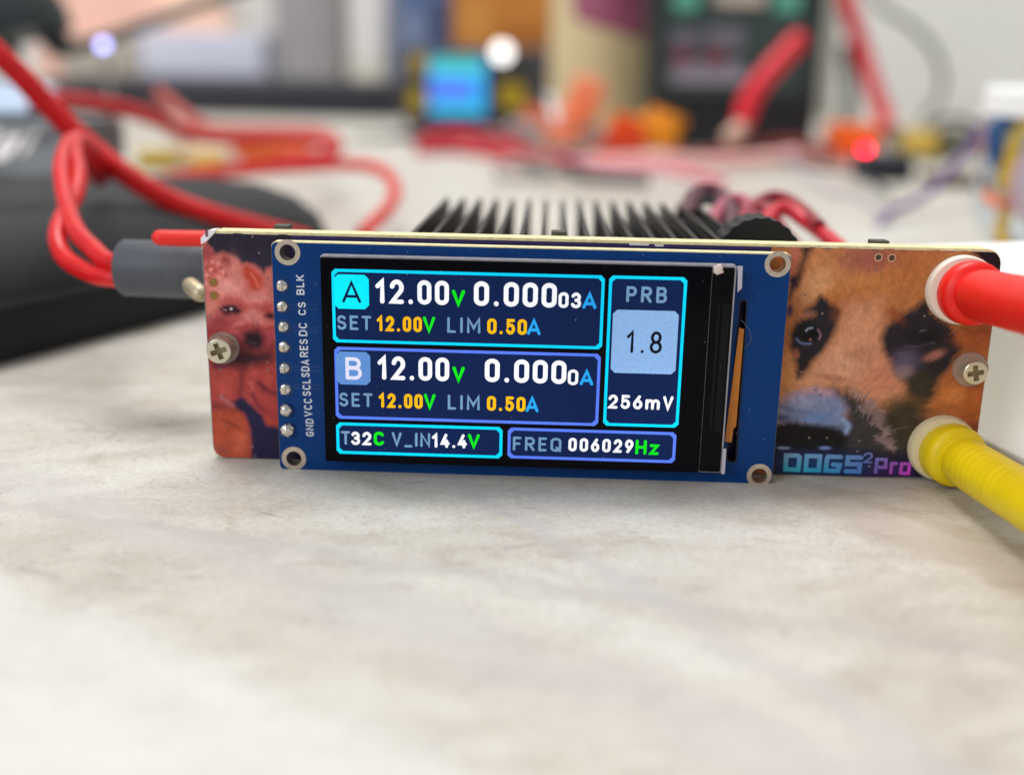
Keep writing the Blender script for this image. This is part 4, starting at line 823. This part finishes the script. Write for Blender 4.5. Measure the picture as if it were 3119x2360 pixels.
link('indicator_lamp', lathe([(-.5, .3), (-.5, .62), (0, .62), (.3, .5), (.45, 0)], q, (0, -1, 0), 24), emis('white_lamp', (255, 252, 246), 2.6), mt, True)

# lever connectors in front of it
M_OR = mat('peach_connector', (246, 136, 92), .35, var=.08, vscale=2); M_OR2 = mat('orange_connector', (240, 104, 20), .35)
def lever(name, label, a, w, h, dp, rotz, m, m2, up=.9):
    t = thing(name, label, 'connector', (a[0], a[1], 0), 'lever connectors on the far table')
    bm = box(-w/2, w/2, -dp/2, dp/2, .01, h, .12); bm.transform(Matrix.Translation((a[0], a[1], 0)) @ Matrix.Rotation(rotz, 4, 'Z')); link('body', bm, m2, t, True)
    bm = box(-w*.42, w*.42, -.15, .15, h*.8, h*.8+up, .1); bm.transform(Matrix.Translation((a[0], a[1], 0)) @ Matrix.Rotation(rotz, 4, 'Z') @ Matrix.Rotation(.35, 4, 'Y')); link('lever', bm, m, t, True)
M_CLG = mat('frosted_connector', (206, 196, 196), .3, trans=.3)
lever('lever_connector', 'peach lever connector right in front of the lit meter', [(2.872,53.049,-0)][0], 2.0, 1.2, 1.6, .4, M_OR, M_CLG, 1.1)
lever('lever_connector', 'peach lever connector with raised lever before the cream tub', [(5.091,49.702,0)][0], 2.2, 2.0, 1.6, -.3, M_OR, M_OR, 2.4)
lever('lever_connector', 'bright orange lever connector between tub and dark instrument', [(7.843,46.304,0)][0], 2.4, 1.3, 1.8, .6, M_OR2, mat('red_orange', (236, 72, 26), .35), 1.0)
lever('lever_connector', 'amber lever connector touching the dark instrument', [(10.036,49.72,0)][0], 2.6, 1.8, 1.6, -.2, mat('amber_connector', (240, 150, 20), .35), mat('amber_connector', (240, 150, 20), .35), .7)
plain('wire', tube([(4.135,47,2.812),(4.352,46.5,2.124),(4.465,46,1.631)], .22, 8, round_end=True), mat('white_insulation', (226, 222, 226), .4), 'short white wire end beside the peach connectors', 'wire', True)

# wires in front of the meter
def wire(label, pts, r, m, name='wire'): return plain(name, tube(pts, r, 10), m, label, 'wire', True)
M_CRIM = mat('crimson_insulation', (196, 16, 44), .4); M_DKR = mat('dark_red_insulation', (140, 18, 38), .4); M_BLKW = mat('black_insulation', (40, 40, 44), .45)
wire('crimson wire lying nearest under the lit meter', [(5.244,33,0.744),(3.663,36,0.702),(1.741,42,0.566),(-0.58,48,0.47),(-2.585,50,-0.031),(-4.038,51,-0.299)], .24, M_CRIM)
wire('dark red wire bundled just under the lit meter', [(2.754,47,0.419),(0.835,50,0.502),(-1.444,52,0.521),(-3.464,53,0.142),(-4.988,54,-0.182)], .34, M_DKR)
wire('crimson wire looping sideways below the lit meter', [(2.601,44,0.326),(0.873,45,0.442),(-0.751,47,0.64),(-2.109,48,0.438),(-2.887,47,0.007)], .3, M_CRIM)
wire('black wire end poking left from under the meter', [(-7.388,52,-0.078),(-6.075,52,-0.025),(-4.778,52.5,0.098),(-3.44,54,0.396),(-2.374,56,0.392)], .3, M_BLKW)
wire('pale pink wire lying on the table behind the heatsink', [(5.144,33,0.855),(6.373,32.5,0.742),(8.225,32,0.72),(9.426,31,0.666),(10.324,26,0.793)], .2, mat('pale_pink_insulation', (226, 130, 146), .45))
wire('dusky pink wire lying flat far behind the heatsink', [(6.196,38,0.323),(8.776,38.5,0.436),(11.34,38.5,0.386),(13.971,39,0.522),(15.875,40,0.727)], .3, mat('dusky_pink_insulation', (232, 176, 170), .5))
wire('short black strand standing in for the shadow under the pale pink wire', [(5.122,30,0.678),(5.794,29,0.589),(6.905,28.5,0.6),(7.902,28,0.61)], .22, M_BLKW)  # dark shadow of the pink strand, built as a black tube
wire('grey wire ring lying on the table behind the heatsink', [(4.381,33,0.726),(3.106,34,0.64),(2.068,32,0.587),(2.498,30,0.407),(3.582,30,0.395),(4.48,31,0.559)], .12, mat('grey_insulation', (150, 146, 140), .5))

bx = [(4.06,40.438,0)][0]
ct = thing('clear_terminal', 'cloudy grey plastic terminal lying in front of the peach connectors', 'connector', (bx[0], bx[1], 0))
bm = box(-1.1, 1.1, -.6, .6, .01, .9, .12); bm.transform(Matrix.Translation((bx[0], bx[1], 0)) @ Matrix.Rotation(.5, 4, 'Z')); link('body', bm, mat('cloudy_plastic', (150, 146, 144), .3, trans=.3), ct, True)
for s_ in (-.55, .55):
    bm = box(s_-.3, s_+.3, -.75, -.62, .1, .7, .05); bm.transform(Matrix.Translation((bx[0], bx[1], 0)) @ Matrix.Rotation(.5, 4, 'Z')); link('clamp', bm, M_TIN, ct, True)
wire('grey wire running from the cloudy terminal toward the instrument', [(4.489,38,0.496),(5.807,40,0.731),(6.801,43,0.999),(6.632,45,1.314),(5.658,44,1.131)], .2, mat('ash_insulation', (120, 114, 110), .5))
wire('dark grey wire winding past the cloudy terminal', [(3.135,33,0.547),(4.296,32,0.45),(5.249,33,0.593),(5.742,36,0.806),(5.343,39,0.89)], .16, mat('slate_insulation', (92, 88, 88), .5))
wire('dark wire lying along the lit meter foot', [(-4.163,52,0.201),(-1.599,48,0.3),(0.375,49,0.415),(1.804,52,0.535),(3.115,54,0.584)], .22, mat('plum_insulation', (70, 24, 40), .45))
wire('crimson wire arching left of the peach connectors', [(-2.526,43,0.119),(-1.212,44,0.246),(0.762,43,0.188),(2.065,40,0.13),(2.616,37,0.095)], .2, M_CRIM)
wire('black wire crossing the table under the red lamp', [(14.224,35,0.744),(15.386,34,0.674),(16.489,33,0.61),(16.899,31,0.469),(16.765,28,0.333)], .1, M_BLKW)
wire('olive wire curled before the green circuit board', [(21.062,40,0.88),(21.631,39,0.664),(22.851,39.5,0.749),(24.34,42,1.04),(24.554,44,1.291)], .16, mat('olive_insulation', (96, 96, 62), .5))
wire('dark wire rising behind the green circuit board', [(25.435,52,0.707),(26.924,54,1.444),(28.237,54,1.736),(28.627,52,1.422)], .22, M_BLKW)
# wires behind the knurled cap
wire('maroon wire curling beside the heatsink', [(6.563,5.5,2.53),(6.838,6.6,2.743),(7.132,7,2.789),(7.358,6.8,2.704),(7.333,5.5,2.548),(7.212,4.6,2.306)], .16, mat('maroon_insulation', (86, 36, 50), .45))
wire('pink wire crossing behind the knurled cap', [(6.844,4.6,2.297),(7.063,5.5,2.541),(7.421,6.4,2.693),(7.72,6.4,2.667),(7.646,5.5,2.478),(7.347,4.5,2.252)], .13, mat('rose_insulation', (170, 80, 98), .45))
wire('dark red wire rising behind the knurled cap', [(7.263,4.4,2.193),(7.597,5.6,2.539),(8.059,6.6,2.713),(8.421,6.8,2.728),(8.584,6,2.646),(8.681,5,2.502)], .12, M_DKR)
wire('bright red wire running right from the knurled cap', [(7.653,4.6,2.317),(8.023,5.6,2.611),(8.305,5.8,2.667),(8.566,5.5,2.515),(8.799,4.8,2.349),(8.982,4,2.162)], .13, mat('bright_red_insulation', (200, 34, 52), .4))
wire('black wire tangled beside the knurled cap', [(6.44,5,2.373),(6.736,6,2.58),(7.004,6.6,2.69),(7.236,6.6,2.63),(7.245,5.8,2.462),(7.034,4.8,2.306)], .1, M_BLKW)
wire('thin black wire rising over the red ones by the cap', [(7.181,4.6,2.231),(7.399,5.6,2.496),(7.629,6.4,2.601),(7.983,6.6,2.647),(8.06,6,2.523),(7.766,4.8,2.286)], .07, M_BLKW)
wire('rosy wire hugging the right of the heatsink', [(7.07,4.6,2.228),(7.399,5.4,2.487),(7.863,6.2,2.65),(8.069,5.8,2.521),(8.173,5,2.338),(8.273,4,2.144)], .11, mat('rosy_insulation', (150, 40, 60), .4))

# ------------------------------------------------------------------ left side: pouch, grey device, leads
def pouch():
    e0, e1 = [(-4.73,4.139,0),(-2.59,8.204,0)]; d = (Vector(e1)-Vector(e0)).normalized(); n = Vector((-d.y, d.x, 0))
    A = Vector(e0)-d*7.0; L = 17.2; Wd = 9.5; H = 2.0; bm = bmesh.new(); layers = []
    for z, ins_ in ((.01, .12), (.3, 0), (.85, .03), (1.35, .2), (1.7, .55), (1.95, 1.1), (2.06, 1.8), (2.1, 3.0)):
        rr = max(2.4-ins_*.4, .6); P = rrect(ins_, L-ins_, ins_, Wd-ins_, rr, 6)
        layers.append([bm.verts.new(A+d*x+n*y+Vector((0, 0, z+.05*math.sin(x*.7+y)*(z > 1)))) for x, y in P])
    for a, b in zip(layers, layers[1:]):
        for i in range(len(a)): bm.faces.new((a[i], a[(i+1) % len(a)], b[(i+1) % len(a)], b[i]))
    bm.faces.new(layers[-1]); bm.faces.new(layers[0][::-1])
    t = thing('fabric_pouch', 'flat black fabric pouch lying left of the board', 'pouch', A+d*8+n*4.5)
    link('shell', bm, mat('black_cordura', (29, 31, 35), .85, var=.3, vscale=2.5, bump=.8, bscale=45, sheen=.08), t, True)
    zp = [A+d*x+n*(.02)+Vector((0, 0, .98)) for x in (1.5, 5, 9, 12, L-1.9)]; zp = [z-n*.02 for z in zp]
    link('zip', tube(zp, .07, 6), mat('zip_black', (24, 24, 26), .5), t, True)
pouch()
gd = [(-10.532,15,0.526),(-8.454,15,0.696),(-10.496,15.2,1.605),(-11.542,17.6,3.01)]
X0, X1 = gd[0][0]-6, gd[1][0]; ZB, ZM, ZT = 0.02, gd[2][2], gd[3][2]
dv = thing('cased_device', 'dark cased device with pale lettering at the left edge', 'device', ((X0+X1)/2, 15, 0))
def prismx(prof, xa, xb, bev=.0):
    bm = bmesh.new(); a = [bm.verts.new((xa, y, z)) for y, z in prof]; b = [bm.verts.new((xb, y, z)) for y, z in prof]; n = len(prof)
    bm.faces.new(a); bm.faces.new(b[::-1])
    for i in range(n): bm.faces.new((a[i], b[i], b[(i+1) % n], a[(i+1) % n]))
    if bev: bmesh.ops.bevel(bm, geom=list(bm.edges), offset=bev, segments=3, affect='EDGES')
    return bm
link('base', prismx([(15, .02), (15, ZM), (19.5, ZM+.1), (19.5, .02)], X0, X1+.1, .15), mat('device_black', (26, 30, 38), .55, var=.15, vscale=1), dv, True)
link('cover', prismx([(15.3, ZM+.11), (15.6, ZM+.3), (17.6, ZT), (20, ZT+.1), (20, ZM+.15)], X0, X1, .15), mat('device_grey', (84, 88, 92), .45, var=.15, vscale=1), dv, True)
link('top_panel', prismx([(18.2, ZT+.12), (18.2, ZT+.25), (20.4, ZT+.95), (20.4, ZT+.2)], X0, X1-2.1, .05), mat('pale_blue_panel', (172, 190, 214), .3), dv, True)
lp = [(-10.985,16.6,1.98),(-9.76,16.6,2.425)]
sl = (ZT-ZM-.3)/2.0
def onslope(p, o):
    z = p.y; y = 15.6+(z-(ZM+.3))/sl; nrm = Vector((0, -sl, 1)).normalized(); v = Vector((p.x, y, z))+nrm*(.03+.001*o); return v
link('lettering', text_mesh('ogi', lp[0][0]-.7, lp[1][0], ZM+.62, ZM+1.22, .17, onslope, .2), mat('pale_lettering', (206, 200, 200), .5), dv)

M_REDC = mat('red_silicone', (216, 10, 18), .36, var=.12, vscale=2.5, bump=.1, bscale=14)
# the plug at the board's left end: grey barrel with two red leads
ba, bb = [(-1.76,2.2,2.109),(-0.382,2.2,2.09)]
lead = thing('power_lead', 'grey barrel plug with two bent red wires at the board\'s left end', 'plug', ba)
dd = Vector(bb)-Vector(ba); BR = .40
link('barrel', lathe([(0, .2), (0, BR*.9), (.06, BR), (dd.length, BR), (dd.length, .1)], ba, dd, 36), mat('grey_heatshrink', (76, 79, 87), .5, var=.2, vscale=3, bump=.3, bscale=6), lead, True)
link('red_wire', tube([Vector(ba)+dd*.15+Vector((0, 0, -.14))]+[Vector(p) for p in [(-1.996,2.3,1.936),(-2.422,2.6,1.947),(-2.925,3,2.08),(-3.188,3.4,2.327),(-3.307,4,2.591),(-3.365,4.6,2.803),(-3.543,5.2,3.106),(-3.848,5.8,3.387),(-4.111,6.6,3.515),(-4.412,8,3.144),(-4.844,9.5,2.536)]], .14, 12), M_REDC, lead, True)
link('red_wire', tube([Vector(ba)+dd*.15+Vector((0, 0, .1))]+[Vector(p) for p in [(-2.009,2.4,2.145),(-2.404,2.8,2.266),(-2.835,3.3,2.422),(-3.255,4,2.665),(-3.562,4.6,2.947),(-3.771,5.1,3.187),(-3.904,5.6,3.403),(-4.112,6.4,3.482),(-4.475,7.8,3.031),(-4.873,9.2,2.475)]], .14, 12), M_REDC, lead, True)
link('metal_nub', tube([(-0.511,1.4,2.048),(-0.43,1.3,2.027),(-0.326,1.2,1.988)], .115, 16, round_end=True), mat('dull_brass', (186, 174, 146), .45, .6, var=.2, vscale=9), lead, True)
plain('wire', tube([(-1.022,1.8,2.615),(-0.805,1.8,2.614),(-0.421,1.8,2.617),(0.089,1.8,2.603),(0.331,1.8,2.354)], .11, 12, round_end=True), mat('bright_red_sleeve', (240, 34, 22), .4), 'short bright red wire end just above the grey barrel plug', 'wire', True)
plain('cable', tube([(-7.183,8.4,5.783),(-6.554,8.4,5.172),(-6.012,8.6,4.546),(-5.54,8.8,3.897),(-4.956,9,3.208),(-4.081,9,2.515),(-3.334,9.2,2.06),(-2.587,9.5,1.732),(-1.915,10.2,1.408),(-1.153,11.2,0.999)], .225, 14), M_REDC, 'thick red cable slanting down from the upper left to the board', 'cable', True)
plain('cable', tube([(-6.129,12,2.321),(-6.245,12.4,2.021),(-5.964,13,1.892),(-5.543,14,1.853),(-5.306,16.5,1.768),(-4.606,18.5,1.725),(-3.46,20.5,1.654),(-1.938,21.5,1.644),(-0.96,21,1.546),(-0.322,19.5,1.282),(-0.121,17.5,1.008),(-0.171,15,0.89),(-0.214,13,0.832)], .19, 12), M_REDC, 'red cable looping over the table behind the board', 'cable', True)
plain('cable', tube([(-9.883,17,3.64),(-8.964,17.5,3.588),(-7.955,18.5,3.374),(-7.452,20,3.002),(-7.312,22,2.461),(-6.715,25,2.075),(-5.604,27,2.013),(-4.091,27,1.946),(-3.07,25,1.871),(-3.374,23.5,1.658),(-4.398,22,1.6)], .24, 12), mat('red_pvc', (194, 12, 20), .45), 'farther red cable winding below the long black case', 'cable', True)
plain('cable', tube([(-12.022,33,3.231),(-10.763,32.5,2.355),(-9.528,31.5,1.892),(-7.332,31,1.881),(-5.11,31,1.872),(-4.179,30,1.751)], .26, 10), mat('dull_red_pvc', (190, 84, 74), .5), 'dull red cable behind the farther red one', 'cable', True)
def clip(label, a, w, h, m, rz=0):
    t = thing('wire_connector', label, 'connector', (a[0], a[1], 0)); M = Matrix.Translation((a[0], a[1], 0)) @ Matrix.Rotation(rz, 4, 'Z')
    bm = box(-w/2, w/2, -.6, .6, .01, h, .15); bm.transform(M); link('body', bm, m, t, True)
    bm = box(w/2+.02, w/2+.6, -.3, .3, .15, h*.7, .08); bm.transform(M); link('collar', bm, M_CLG, t, True)
clip('olive yellow wire connector among the red cables at left', [(-12.758,34.644,0)][0], 1.7, .75, mat('olive_yellow', (190, 160, 8), .4), .05)
clip('pale yellow wire connector among the red cables', [(-11.039,35.013,0)][0], 2.2, .72, mat('pale_yellow', (222, 176, 86), .4), -.05)
clip('orange wire connector between the red cable loops', [(-8.52,37.642,0)][0], 3.6, .9, mat('flame_orange', (228, 92, 16), .4), .04)
clip('amber wire connector behind the orange one', [(-10.091,42.528,0)][0], 2.4, 1.3, mat('dark_amber', (190, 110, 10), .4), 0)
plain('cable_tie', tube([(-19.814,48.56,0.03),(-19.806,51.238,0.04),(-17.86,50.348,0.04),(-14.799,44.296,0.03)], .35, 8), mat('pale_grey_pvc', (186, 178, 166), .5), 'pale grey cable under the slanting red cable', 'cable', True)

# ------------------------------------------------------------------ far background
x0, x1, z0, z1 = (-34.695,-7.305,0.552,2.455)
bc = thing('flat_case', 'long flat black case lying across the far table', 'case', ((x0+x1)/2, 71.5, 0))
link('lower_half', box(x0, x1, 71.5, 88, .02, z1*.5, .2), mat('case_black', (38, 40, 50), .5, var=.1, vscale=.3), bc, True)
link('upper_half', box(x0+.1, x1-.4, 71.7, 88, z1*.5+.02, z1, .2), mat('case_navy', (34, 37, 46), .45, var=.1, vscale=.3), bc, True)
def bgbox(name, label, cat, rect, y, dp, m, bev=.3, zlow=None, band_=None):
    x0, x1, z0, z1 = rect; t = thing(name, label, cat, ((x0+x1)/2, y, zlow if zlow is not None else 0))
    lo = zlow if zlow is not None else .02
    link('body', box(x0, x1, y, y+dp, lo, z1, bev), m, t, True)
    return t, (x0, x1, lo, z1)
zc = z1
t, r_ = bgbox('white_carton', 'low white carton standing behind the long black case', 'carton', (-35.107,-23.307,1.46,6.255), 93.5, 5, mat('carton_white', (214, 216, 232), .6, var=.06, vscale=.2))
link('shadow_band', box(r_[0]+.3, r_[1]-.3, 93.3, 93.48, r_[2]+1, r_[2]+2.4, .02), mat('carton_shadow', (122, 116, 160), .6), t)  # purple-blue shadow low on the carton, painted as a violet band
t, r_ = bgbox('paper_stack', 'stack of beige papers behind the slanting red cable', 'paper', (-42.771,-35.164,1.018,5.002), 93.5, 6, mat('beige_paper', (178, 170, 158), .8, var=.15, vscale=.5))
link('sheet', box(r_[0]+.4, r_[1]-.2, 93.6, 99, r_[3]+.01, r_[3]+.4, .05), mat('pale_sheet', (206, 200, 194), .8), t)
a, b = [(-22.934,94.5,5.958),(-15.683,94.5,6.085)]; GR = (b[0]-a[0])/2; GX = (a[0]+b[0])/2
g = thing('glass_tumbler', 'cloudy glass tumbler behind the right part of the black case', 'glass', (GX, 94.5+GR, 0))
link('tumbler', lathe([(0, 0), (0, GR*.92), (14, GR), (14, GR-.25), (.6, GR*.85), (.6, 0)], (GX, 94.8+GR*.6, .01), (0, 0, 1), 32), mat('cloudy_glass', (202, 198, 200), .25, trans=.35, ior=1.3), g, True)
a, b = [(-15.595,94.5,6.086),(-11.016,94.5,6.166)]; GR = (b[0]-a[0])/2; GX = (a[0]+b[0])/2
g = thing('white_cup', 'tall white cup left of the blue box', 'cup', (GX, 94+GR, 0))
link('cup_body', lathe([(0, 0), (0, GR*.95), (14, GR), (14, GR-.2), (.5, GR*.8), (.5, 0)], (GX, 94.8+GR*.6, .01), (0, 0, 1), 32), mat('cup_white', (234, 228, 212), .35), g, True)
link('highlight_band', lathe([(4, GR*.97+.03), (12, GR+.05)], (GX, 94.8+GR*.6, .01), (0, 0, 1), 32), mat('cup_highlight', (244, 240, 236), .3), g, True)  # highlight on the cup painted as a paler band
t, r_ = bgbox('blue_box', 'slate blue box between the white cup and the brown box', 'box', (-10.425,-5.353,4.884,11.853), 93, 7, mat('slate_blue', (88, 108, 150), .6, var=.1, vscale=.3))
for f0, f1, h0, h1, cc in ((.12, .5, .45, .7, (126, 142, 174)), (.6, .9, .25, .8, (66, 80, 120))):
    link('printed_patch', box(r_[0]+(r_[1]-r_[0])*f0, r_[0]+(r_[1]-r_[0])*f1, 92.93, 92.98, r_[2]+(r_[3]-r_[2])*h0, r_[2]+(r_[3]-r_[2])*h1), mat('box_print_%d' % cc[0], cc, .6), t)
link('box_lid', box(r_[0]-.1, r_[1]+.1, 92.9, 100, r_[3]+.02, r_[3]+.8, .1), mat('slate_blue_dark', (70, 88, 130), .6), t, True)
t, r_ = bgbox('brown_box', 'orange brown cardboard box behind the lit meter', 'box', (-4.996,3.978,5.019,11.77), 90, 8, mat('kraft_orange', (186, 118, 42), .7, var=.1, vscale=.3))
for f0, f1, h0, h1, cc in ((.06, .4, .5, .8, (206, 140, 62)), (.5, .95, .3, .6, (160, 96, 30))):
    link('printed_patch', box(r_[0]+(r_[1]-r_[0])*f0, r_[0]+(r_[1]-r_[0])*f1, 89.93, 89.98, r_[2]+(r_[3]-r_[2])*h0, r_[2]+(r_[3]-r_[2])*h1), mat('kraft_print_%d' % cc[0], cc, .7), t)
link('box_flap', box(r_[0], r_[1], 90, 98, r_[3]+.02, r_[3]+.3, .05), mat('kraft_dark', (160, 98, 36), .7), t, True)
# pink cushion shapes in the upper left
def lump(name, label, c, r, m, cat):
    bm = bmesh.new(); bmesh.ops.create_icosphere(bm, subdivisions=4, radius=1)
    for v in bm.verts:
        w = 1+.12*math.sin(3*v.co.x+c[0])*math.cos(4*v.co.z+1)+.05*math.sin(9*v.co.x)*math.sin(8*v.co.y); v.co = Vector((v.co.x*r[0]*w+c[0], v.co.y*r[1]*w+c[1], max(.02, v.co.z*r[2]*w+c[2])))
    return plain(name, bm, m, label, cat, True)
M_PINK = mat('pink_fleece', (246, 196, 178), .9, var=.06, vscale=.5, sheen=.3)
pa, pb = [(-40.696,101,9.26),(-32.295,101,8.785)]
lump('fleece_bundle', 'large pale pink fleece bundle at the upper left', (pa[0], 101.4, pa[2]-4), (7.4, 2.3, 9), M_PINK, 'cloth')
lump('fleece_bundle', 'smaller peach fleece bundle behind the slanted black arm', (pb[0], 101.4, pb[2]-5), (4.6, 2.2, 8), mat('peach_fleece', (250, 208, 184), .9, sheen=.3), 'cloth')
# desk lamp with arm in the upper left corner
la = [(-17.505,33,6.034),(-15.946,33.5,4.803),(-15.293,38,5.515),(-14.688,47,7.041),(-11.809,56,9.382)]
lm = thing('desk_lamp', 'black desk lamp head with slanted arm in the upper left corner', 'lamp', (la[0][0], 33, 0))
link('head', lathe([(0, 0), (.1, 1.4), (1.0, 2.3), (2.4, 2.7), (3.2, 2.7), (3.2, 0)], (la[0][0]-1.4, 33, la[0][2]+2.2), (.25, 0, -1), 32), mat('lamp_black', (38, 46, 48), .5, var=.15, vscale=.5), lm, True)
link('arm', tube(la[1:], .30, 10), mat('arm_dark', (64, 60, 58), .45), lm, True)
link('joint', tube([Vector(la[0])+Vector((.5, 0, .3)), la[1]], .55, 12), mat('lamp_black', (38, 46, 48), .5), lm, True)
link('stem', tube([Vector(la[0])+Vector((-1, 1.2, 0)), Vector(la[0])+Vector((-1.5, 2, -2.5)), (la[0][0]-1.8, 35.4, .3)], .4, 10), mat('lamp_black', (38, 46, 48), .5), lm, True)
link('foot', lathe([(0, 0), (0, 3), (.3, 3), (.5, 2.6), (.5, 0)], (la[0][0]-1.8, 35.4, .01), (0, 0, 1), 32), mat('lamp_black', (38, 46, 48), .5), lm, True)
q = [(-13.648,31.8,5.055)][0]
sl_ = thing('highlight_bead', 'small glowing lavender bead standing in for a highlight beneath the black lamp arm', 'light', (q[0], q[1], 0))  # added glowing bead and stand in place of a specular highlight on metal
link('highlight_glow', lathe([(-.1, 0), (-.1, .2), (.06, .2), (.16, 0)], q, (0, -1, 0), 14), emis('lavender_glow', (176, 176, 255), 5), sl_, True)
link('stand', tube([(q[0], q[1]+.35, .02), (q[0], q[1]+.35, q[2]*.5), (q[0], q[1]+.15, q[2])], .12, 8), mat('stand_grey', (150, 146, 144), .5), sl_, True)
